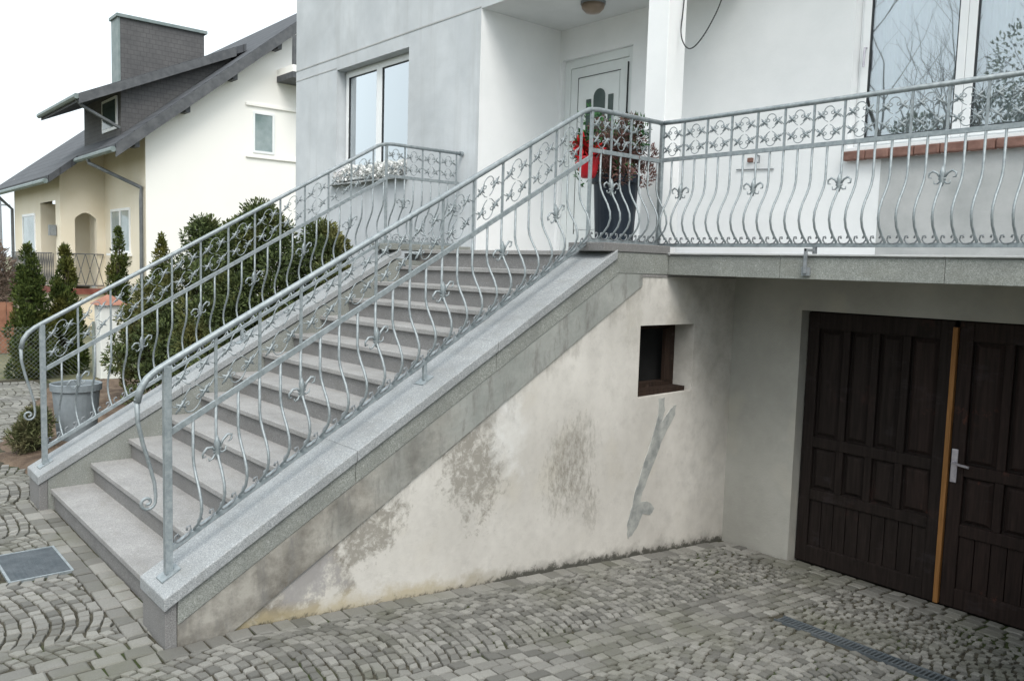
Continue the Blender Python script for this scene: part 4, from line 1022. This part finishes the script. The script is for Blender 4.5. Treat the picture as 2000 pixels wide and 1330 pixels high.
# boundary: gate pillar, wire fence, far boards and shrubs
gp = thing('gate_pillar', 'white plastered gate pillar with terracotta pyramid cap', 'pillar', (-10.6, 2.52, 0))
MB().box(-10.78, -10.42, 2.34, 2.70, -.02, 1.22).build('shaft', MAT['pillar_white'], gp, .01)
MB().hexa([(-10.84, 2.28, 1.22), (-10.36, 2.28, 1.22), (-10.36, 2.76, 1.22), (-10.84, 2.76, 1.22), (-10.63, 2.49, 1.38), (-10.57, 2.49, 1.38), (-10.57, 2.55, 1.38), (-10.63, 2.55, 1.38)]).build('cap', MAT['cap_red'], gp, .004)
fe = thing('wire_fence', 'low chain link fence in front of the thujas', 'fence', (-10.7, .9, 0))
m = MB(); ya, yb = -1.6, 2.32
n = int((yb-ya)/.07)
for k in range(-12, n+1):
    for sg in (1, -1):
        y_s = ya+k*.07 if sg > 0 else ya+k*.07+.84
        p0, p1 = [y_s, .03], [y_s+sg*.84, .87]
        if min(p0[0], p1[0]) < ya or max(p0[0], p1[0]) > yb: continue
        m.tube([(-10.7, p0[0], p0[1]), (-10.7, p1[0], p1[1])], .0022, 3)
m.build('mesh', MAT['fence_wire'], fe)
for y_ in (-1.6, .36, 2.3): MB().tube([(-10.7, y_, 0), (-10.7, y_, .93)], .022, 8).build('post', MAT['fence_wire'], fe)
fr_ = thing('board_fence', 'red brown board fence at the far left behind the thujas', 'fence', (-16, .5, 0))
for k in range(26): MB().box(-15.02, -15.0, -1.5+k*.13, -1.5+k*.13+.118, .0, 1.04+random.uniform(-.01, .01)).build('board', MAT['rust_wood'], fr_)
for z_ in (.35, 1.0): MB().box(-15.06, -15.021, -1.5, 1.87, z_*.85, z_*.85+.09).build('cross_rail', MAT['rust_wood'], fr_)
for x_, y_, hh, lab in ((-18.3, 2.0, 2.05, 'bare brown shrub behind the red brown board fence'), (-24, 2.7, 1.9, 'bare reddish shrub in front of the neighbour terrace')):
    shrub('bare_shrub', lab, 'shrub', (x_, y_, 0), .7, .7, hh, 3500, MAT['hedge'], .14, 'bare shrubs by the neighbour house', 40, 'dome', 6, .5, .3)
up_ = thing('utility_pole', 'thin grey pole on the horizon at the far left edge', 'pole', (-60, 8.8, 0))
MB().tube([(-60, 8.8, 0), (-60, 8.8, 5.6)], [.12, .08], 8).build('pole', MAT['zinc_dark'], up_); MB().box(-60.06, -59.94, 8.2, 9.4, 5.1, 5.2).build('cross_arm', MAT['zinc_dark'], up_)

# ------------------------------------------------------------------ across the street, behind the camera: the trees that the windows reflect
def bare_tree(label, c, h, seed):
    rnd = random.Random(seed); o = thing('bare_tree', label, 'tree', c, 'bare trees across the street'); tk = MB(); tw = MB()
    def grow(p, d, L, r, lv):
        pts = [p]; q = p.copy(); dd = d.copy()
        for k in range(4):
            dd = (dd+Vector((rnd.uniform(-.14, .14), rnd.uniform(-.14, .14), rnd.uniform(-.02, .12)))).normalized(); q = q+dd*(L/4); pts.append(q.copy())
        (tk if lv < 2 else tw).tube(pts, [r, r*.88, r*.76, r*.64, r*.5], 6 if lv < 2 else 3)
        if lv >= 5: return
        for k in range(3 if lv < 4 else 2):
            b0 = pts[rnd.choice((2, 3, 4))]; ax = Vector((rnd.uniform(-1, 1), rnd.uniform(-1, 1), rnd.uniform(-.1, .5))).normalized()
            grow(b0, (dd*.75+ax*.75).normalized(), L*rnd.uniform(.6, .8), r*.5, lv+1)
    grow(Vector(c), Vector((0, 0, 1)), h*.36, h*.011, 0)
    tk.build('trunk', MAT['bark'], o); tw.build('crown', MAT['bark'], o)
bare_tree('tall bare tree mirrored in the left pane of the terrace window', (-5.5, -11.0, 0), 13, 3)
bare_tree('tall bare tree mirrored in the middle of the terrace window', (-1.5, -11.8, 0), 12, 5)
bc_, br_ = [], []
for k in range(240):
    x_ = random.uniform(-14, 30); t_ = random.random(); hh = 7.6+.8*math.sin(x_*.9)+.5*math.sin(x_*2.3)
    bc_.append((x_, -14.2+random.uniform(-1.2, 1.2)*(1-.6*t_), hh*t_)); br_.append(random.uniform(.7, 1.2))
tag(leaves('tree_belt', 120000, clump_sampler(bc_, br_, 0), .12, MAT['juniper'], None, 2.2, .3), 'belt of evergreen trees across the street', 'trees', kind='stuff')
